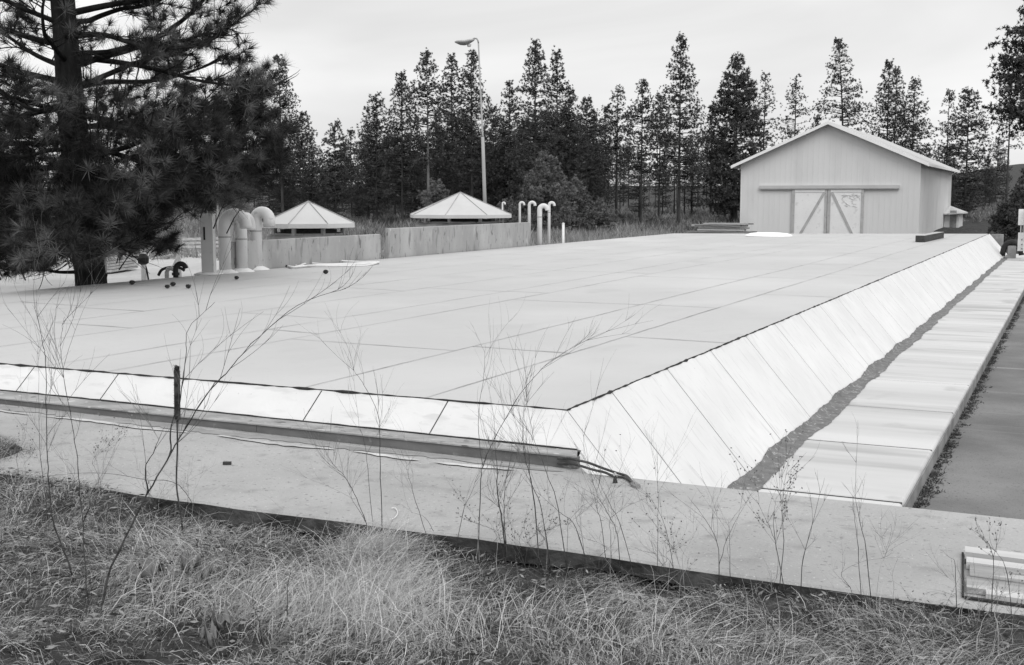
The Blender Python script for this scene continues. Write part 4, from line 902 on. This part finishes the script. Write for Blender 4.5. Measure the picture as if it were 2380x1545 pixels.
# bristly mullein stalk
p0 = depth_at(616, 1804); dep = -p0.x*SA+p0.y*CA; t = empty('mullein_stalk', p0, 'dark bristly dead mullein spike standing above the kerb beam', 'weed')
pts = [ond(sx*SRC, sy*SRC, dep) for sx, sy in [(616,1820),(605,1720),(591,1623),(594,1500),(593,1405)]]; MB().tube(smoothpts(pts), .0045, 6).build('stem', M['stem'], t)
a, e = ond(594*SRC, 1410*SRC, dep), ond(592*SRC, 1226*SRC, dep); b = MB(); b.tube([a, a+(e-a)*.1, a+(e-a)*.9, e, e+UP*.006], [.007, .0165, .016, .012, .001], 8); r = random.Random(4)
for k in range(520):
    f = r.random(); c = a+(e-a)*f; an = r.uniform(0, 6.283); d = Vector((math.cos(an), math.sin(an), r.uniform(-.1, .5))); s_ = Vector((-math.sin(an), math.cos(an), 0))*.0035
    b.add([c+d*.012-s_, c+d*.012+s_, c+d*.025], [(0, 1, 2)])
b.build('seed_spike', M['stem'], t)
# broad withered leaves in the grass
for i, (sx, sy, w_, lab) in enumerate([(508, 1950, .13, 'broad curled withered leaf left of the withered pair in the grass'), (640, 1935, .10, 'withered leaf in the grass right of the broadest leaf'), (470, 1975, .12, 'flat withered leaf lying lowest of the leaf cluster'), (680, 1975, .06, 'small upright withered leaf at the right of the cluster'),
      (700, 2185, .07, 'pale oval dead leaf near the bottom edge'), (740, 2130, .10, 'broad pale dead leaf just above the oval one')]):
    p = depth_at(sx, sy)+UP*.05; r = random.Random(i+9); b = MB(); an = r.uniform(-.6, .6); X_ = RIGHT*math.cos(an)+AWAY*math.sin(an); Y_ = -RIGHT*math.sin(an)+AWAY*math.cos(an)
    w_ *= .75
    for j in range(5):
        for k in range(9):
            u = k/8*2-1; v = (j/4*2-1); hw = .42*(1-u*u)**.6; q = p+X_*u*w_*.6+Y_*v*hw*w_+UP*(.03*v*v+.025*math.sin(u*4+v*3+i)+.02*math.cos(u*9)); b.v.append(tuple(q))
    b.f = [(j*9+k, j*9+k+1, (j+1)*9+k+1, (j+1)*9+k) for j in range(4) for k in range(8)]
    o = b.build('withered_leaf', M['leafdry'], loc=p, smooth=True); tag(o, lab, 'leaf', 'withered leaves in the grass'); sd_ = o.modifiers.new('s', 'SOLIDIFY'); sd_.thickness = .003

# ---- cable and small things on the slab
def crop6(x, y, Y=7.02):
    a = ((1700+x*.2588)*SRC, (1300+y*.2588)*SRC); p = ony(*a, Y); return p if p.z > AZ+.012 else onz(*a, AZ+.012)
cb_ = empty('cable', crop6(1660, 1260, 6.98), 'pair of dark cables drooping off the kerb beam end onto the slab', 'cable')
for ln in ([(640,905),(780,903),(900,928),(1040,960),(1200,1020),(1400,1090),(1530,1128),(1590,1190),(1625,1240)], [(640,968),(760,968),(900,990),(1100,1050),(1250,1085),(1360,1130),(1500,1148),(1570,1185),(1620,1240)]):
    MB().tube(smoothpts([crop6(x, y, 7.03 if x < 900 else 6.96) for x, y in ln]), .0085, 6).build('wire', M['timber'], cb_, smooth=True)
MB().tube([crop6(1610, 1225, 6.94), crop6(1650, 1250, 6.92), crop6(1690, 1268, 6.9)], [.013, .022, .017], 8).build('plug', M['smear2'], cb_)
MB().lathe(crop6(1388, 1195, 6.93)-UP*.02, [(.004, .055), (.012, .03), (.017, .005), (.013, -.012), (.004, -.02)], 10).build('bulb', M['black'], cb_)
MB().tube([crop6(1385, 1090, 6.93), crop6(1372, 1115, 6.93), crop6(1386, 1150, 6.93), crop6(1400, 1115, 6.93), crop6(1385, 1090, 6.93)], .006, 5).build('clip', M['boardpale'], cb_)
p = onz(528, 1080, AZ); tag(MB().bar(p+UP*.012-RIGHT*.027, p+UP*.012+RIGHT*.027, .022, .018).build('wood_chip', M['timber'], loc=p), 'small dark wood chip lying alone on the concrete slab', 'wood chip')
p = onz(918, 1195, AZ); q = [(910,1181),(918,1180),(924,1190),(920,1200),(912,1206)]
tag(MB().tube(smoothpts([onz(x, y, AZ+.01) for x, y in q]), .0032, 5).build('bent_wire', M['hose'], loc=p), 'bit of bent white wire near the slab edge', 'wire')
# wooden hatch set into the slab at the right edge
h0, h1 = onz(2235, 1389, AZ), onz(2235, 1287, AZ); hd = (onz(2380, 1410, AZ)-h0); hd = Vector((hd.x, hd.y, 0)).normalized(); ha = Vector((h1.x-h0.x, h1.y-h0.y, 0)); HL = 1.5
t = empty('wooden_hatch', h0, 'weathered wooden board hatch with dark frame lying on the slab', 'hatch')
def hq(f0, f1, z0, z1, nm, mm, x0=.012, x1=HL, tilt=0.):
    pts = [h0+hd*x0+ha*f0, h0+hd*x1+ha*f0, h0+hd*x1+ha*f1, h0+hd*x0+ha*f1]; o = MB().hexa([Vector((v.x, v.y, AZ+z0)) for v in pts], [Vector((pts[0].x, pts[0].y, AZ+z1)), Vector((pts[1].x, pts[1].y, AZ+z1)), Vector((pts[2].x, pts[2].y, AZ+z1+tilt)), Vector((pts[3].x, pts[3].y, AZ+z1+tilt))]).build(nm, M[mm], t); return o
hq(-.03, .0, .003, .012, 'frame', 'black'); hq(0, 1.0, .003, .010, 'frame', 'black', 0, .010)
hq(.0, .10, .003, .034, 'board', 'boardpale', .10); hq(.105, .34, .003, .030, 'board', 'oldwood', .02); hq(.345, .62, .003, .033, 'board', 'oldwood', .035); hq(.625, .75, .003, .040, 'board', 'boardpale', .02); hq(.755, .85, .003, .008, 'gap', 'black', .014); hq(.855, 1.0, .003, .042, 'board', 'boardpale', .014, HL)

# ---------------------------------------------------------------- the big foreground pine
PX, PY = -16.35+.43*CA, 15.75+.43*SA+.12
pd = -PX*SA+PY*CA
big = empty('pine_tree', (PX, PY, .3), 'huge dark pine with thick trunk and long needle tufts filling the upper left', 'pine tree')
r = random.Random(2)
def TL(u, w_, z): return Vector((PX, PY, z))+RIGHT*u+AWAY*w_
def trunk_u(z): return -.062*(z-.9)+.02*math.sin(z*1.3)
tz = [0., .3, .7, 1.2, 2, 3, 4, 5, 6, 7.5, 9, 11, 12.5]
b = MB(); b.tube([TL(trunk_u(z), .0, z) for z in tz], [.40, .33, .285, .27, .262, .25, .235, .22, .205, .17, .12, .06, .01], 20)
bt = b.build('trunk', M['bark'], big, smooth=True)
# furrowed bark plates: displace ring vertices
for v in bt.data.vertices:
    v.co.x += .02*math.sin(v.index*7.3); v.co.y += .02*math.cos(v.index*5.1)
limb = MB(); tips = []; twigM = MB()
def grow(o, d, l, rad, lev, sag):
    k = 6 if lev < 2 else 4; q = [o]; dd = d.normalized(); cur = Vector((r.uniform(-1, 1), r.uniform(-1, 1), r.uniform(-.5, .5)))*.10
    for i in range(k):
        f = i/k; dd = (dd+cur+UP*(sag*(-.12+.36*f))+Vector((r.uniform(-1, 1), r.uniform(-1, 1), r.uniform(-1, 1)))*.16).normalized(); nx_ = q[-1]+dd*l/k
        if lev == 0 and i > 0 and not allowed(nx_+UP*(-.08)): dd = (dd+UP*.5).normalized(); nx_ = q[-1]+dd*l/k*(1 if allowed(nx_) else .12)
        q.append(nx_)
    (limb if lev < 2 else twigM).tube(smoothpts(q, 3) if lev < 2 else q, ([rad*(1-.75*i/(3*k)) for i in range(3*k+1)] if lev < 2 else [rad*(1-.6*i/k) for i in range(k+1)]), 6 if lev < 2 else 4, cap=False)
    return q, dd
def rel(v): c = v-Vector((PX, PY, 0)); return c.dot(RIGHT), c.dot(AWAY), v.z
def allowed(v):
    u, w_, z = rel(v)
    if u > 1.0 and z < min(2.28, 1.3+(u+.43)*.46)+.10*math.sin(u*9): return False
    if -.5 < u < 1.0 and z < 1.35: return False
    if u > 2.2 and w_ < -1.0 and z < 2.3: return False
    if u > 3.6+.2*math.sin(z*4) or (u > 2.9 and not (2.6 < z < 4.8 or z > 5.4)): return False
    return True
NL = 84
for i in range(NL):
    z = .95+10.6*(i/NL)**1.18+r.uniform(-.1, .1)
    az_r = i*2.399+r.uniform(-.3, .3); d = RIGHT*math.cos(az_r)+AWAY*math.sin(az_r)
    fr = (z-1)/10.5; L_ = (4.0*min(1, .72+fr*1.6) if fr < .42 else 4.2*(1-(fr-.42)/.65))*r.uniform(.8, 1.06)
    if z < 1.6: L_ *= .55
    if d.dot(AWAY) < -.3: L_ *= .8
    slope = -.25+.75*min(1, fr*1.8)+r.uniform(-.12, .12)
    o = TL(trunk_u(z), 0, z); q, dd = grow(o, d+UP*slope, L_, .03+.028*L_/3, 0, 1)
    if z < 1.5 and d.dot(RIGHT) > -.2: tipsok = False
    for j in range(2, 7):
        for s_ in range(2 if j < 6 else 3):
            dj = (q[min(j, 6)]-q[j-1]).normalized(); sd_ = dj.cross(UP).normalized()*r.choice([-1, 1])
            l2 = L_*(.20+.16*(1-j/7))*r.uniform(.7, 1.3); st = q[j-1].lerp(q[j], r.random())
            if not allowed(st): continue
            q2, d2 = grow(st, dj*.7+sd_*r.uniform(.4, 1.0)+UP*r.uniform(-.15, .45), l2, .014, 1, .6)
            tips.append((q2[-1], d2, 1.))
            for m_ in range(5):
                st2 = q2[r.randrange(1, 6)]; d3 = (d2+Vector((r.uniform(-1, 1), r.uniform(-1, 1), r.uniform(-.4, .8)))*.8).normalized()
                q3, d3 = grow(st2, d3, r.uniform(.18, .48), .007, 2, .5)
                if allowed(q3[-1]): tips.append((q3[-1], d3, 1.))
                if allowed(q3[2]) and r.random() < .25: tips.append((q3[2], d3, .8))
for (z0, ut, zt, wt) in [(3.0, 3.9, 4.35, -.3), (2.6, 3.85, 3.55, .2), (4.3, 3.55, 5.75, .0), (2.3, 3.5, 2.9, .4), (3.6, 3.3, 4.3, .6), (4.9, 3.2, 5.3, -.5), (2.2, 3.0, 2.55, 1.0), (5.4, 2.6, 6.3, .3)]:
    p0, p3 = TL(trunk_u(z0), 0, z0), TL(ut, wt, zt); ut -= .4; p3 = TL(ut, wt, zt); q = smoothpts([p0, p0.lerp(p3, .33)-UP*.05, p0.lerp(p3, .7)-UP*(zt-z0)*.15, p3], 5)
    q = [v+Vector((r.uniform(-1, 1), r.uniform(-1, 1), r.uniform(-1, 1)))*.035 for v in q]; limb.tube(q, [.055*(1-.78*i/(len(q)-1)) for i in range(len(q))], 6, cap=False)
    for j in range(5, len(q)):
        for _ in range(3):
            dj = (q[j]-q[j-1]).normalized(); d2 = (dj+Vector((r.uniform(-1, 1), r.uniform(-1, 1), r.uniform(-.3, .9)))*.8).normalized(); q2, d2 = grow(q[j], d2, r.uniform(.2, .65), .010, 1, .6)
            tips.append((q2[-1], d2, 1.)); tips.append((q2[3], d2, 1.))
    tips.append((q[-1], (q[-1]-q[-2]).normalized(), 1.))
NEXP = len(tips)
tips = [t_ for t_ in tips if allowed(t_[0])]
# thin out the upper part so that the sky shows through
T_ = []
for c, d, s_ in tips:
    u, w_, z = rel(c)
    pk = 1.0 if z < 4.1 else max(.62, 1-(z-4.1)*.35)
    if z > 3.5 and u < .2: pk *= .6
    if r.random() < pk: T_.append((c, d, s_))
tips = T_
# dense inner needles in the lower crown
ext = []
for _ in range(1500):
    z = 1.3+3.1*r.random()**1.25; u = r.uniform(-4.2, 3.1); w_ = r.uniform(-1.6, 2.6); rr2 = math.hypot(u, w_)
    c = TL(u, w_, z)
    if rr2 < 3.7-.12*z and allowed(c) and z > 1.25+max(0, abs(u)-1)*.3: ext.append((c, Vector((0, 0, 0))+RIGHT*u+AWAY*w_+UP*r.uniform(-.3, 1.8), 1.))
for _ in range(560):                                     # shell of tufts on the near side and the right flank
    an = r.uniform(-2.9, .55); z = 1.5+3.6*r.random(); R_ = 2.75+.12*math.sin(an*5+z*3); u = R_*math.cos(an); w_ = R_*.72*math.sin(an)
    if u < -.2: z = min(z, 3.2)
    if z > 4.3 and r.random() < .6: continue
    c = TL(u, w_, z)
    if z > 2.7 and -.7 < u < .5: continue
    if allowed(c) and z > 1.35+max(0, abs(u)-1)*.3: ext.append((c, (RIGHT*u+AWAY*w_)*.5+UP*r.uniform(.1, 2.2), 1.))
for _ in range(46):
    c = TL(r.uniform(2.85, 3.55), r.uniform(-.3, .5), r.uniform(3.1, 4.5))
    if allowed(c): ext.append((c, RIGHT*r.uniform(0, 1)+UP*r.uniform(.2, 1.2), 1.))
ext = [(c, d.normalized(), s_) for c, d, s_ in ext]
for c, d, s_ in ext[1500-900:][::2]:
    e = c-d*.05; twigM.tube([e-d*.45+UP*-.08, e-d*.2, c], [.012, .009, .006], 4, cap=False)
tips += ext
C = np.array([tuple(c) for c, d, s_ in tips]); Dn = np.array([tuple(d) for c, d, s_ in tips]); n = len(C); per = 72
rg = np.random.default_rng(5)
back = rg.random((n, per, 1))*.09
dirs = unit(rg.normal(size=(n, per, 3))*.62+Dn[:, None, :]*.75+[0, 0, .10]); ln = (.17+.12*rg.random((n, per, 1)))
o = C[:, None, :]-Dn[:, None, :]*back; sdv = unit(np.cross(dirs, rg.normal(size=(n, per, 3))))*.0046
e_ = o+dirs*ln+[0, 0, -.012]
tri = np.stack([o-sdv, o+sdv, e_], 2).reshape(-1, 3, 3)
tt = np.clip(.5+.33*np.sin(C[:, 0]*3.1+C[:, 2]*2.3)*np.cos(C[:, 1]*2.7-C[:, 2]*3.3)+.55*(rg.random(n)-.5), 0, 1); tone = np.clip((np.where(tt > .63, .5+.4*rg.random(n), .02+.22*rg.random(n)))[:, None]+.2*rg.random((n, per)), 0, 1).reshape(-1)
np_mesh('needles', tri, 3, NEEDLE, tone, parent=big)
limb.build('limbs', M['bark'], big, smooth=True); twigM.build('twigs', M['bark'], big)
# bare dead twigs hanging low left
dt = MB()
for k in range(16):
    st = TL(r.uniform(-1.3, -.3), r.uniform(-.4, .4), r.uniform(1.15, 1.7)); q = [st]; dd = Vector((-RIGHT.x*r.uniform(-.3, 1), -RIGHT.y, -r.uniform(.3, 1.1))).normalized()
    for _ in range(7): dd = (dd+UP*.14+Vector((r.uniform(-1, 1), r.uniform(-1, 1), r.uniform(-.5, .5)))*.3).normalized(); q.append(q[-1]+dd*.12)
    dt.tube(smoothpts(q, 2), [.009*(1-.6*i/14) for i in range(15)], 4, cap=False)
dt.build('dead_twigs', M['twig'], big)
# cones on the branches
tb = [t_ for t_ in tips if 2.5 < t_[0].z < 6.2 and rel(t_[0])[0] > .6]; r.shuffle(tb)
first = None
for k, (c, d, s_) in enumerate(tb[:34]):
    if first is None:
        b = MB(); b.lathe(c, [(.01, -.055), (.032, -.03), (.042, 0), (.036, .03), (.015, .055)], 8)
        for q in range(40):
            an = r.uniform(0, 6.28); zz = r.uniform(-.05, .05); d_ = Vector((math.cos(an), math.sin(an), .3)); s2 = Vector((-math.sin(an), math.cos(an), 0))*.010; cc = c+UP*zz; b.add([cc+d_*.03-s2, cc+d_*.03+s2, cc+d_*.058], [(0, 1, 2)])
        first = b.build('cone', M['cone'], big); base_c = c
    else:
        o2 = first.copy(); COL.objects.link(o2); o2.parent = big; o2.location = Vector(first.location)+(c-base_c)
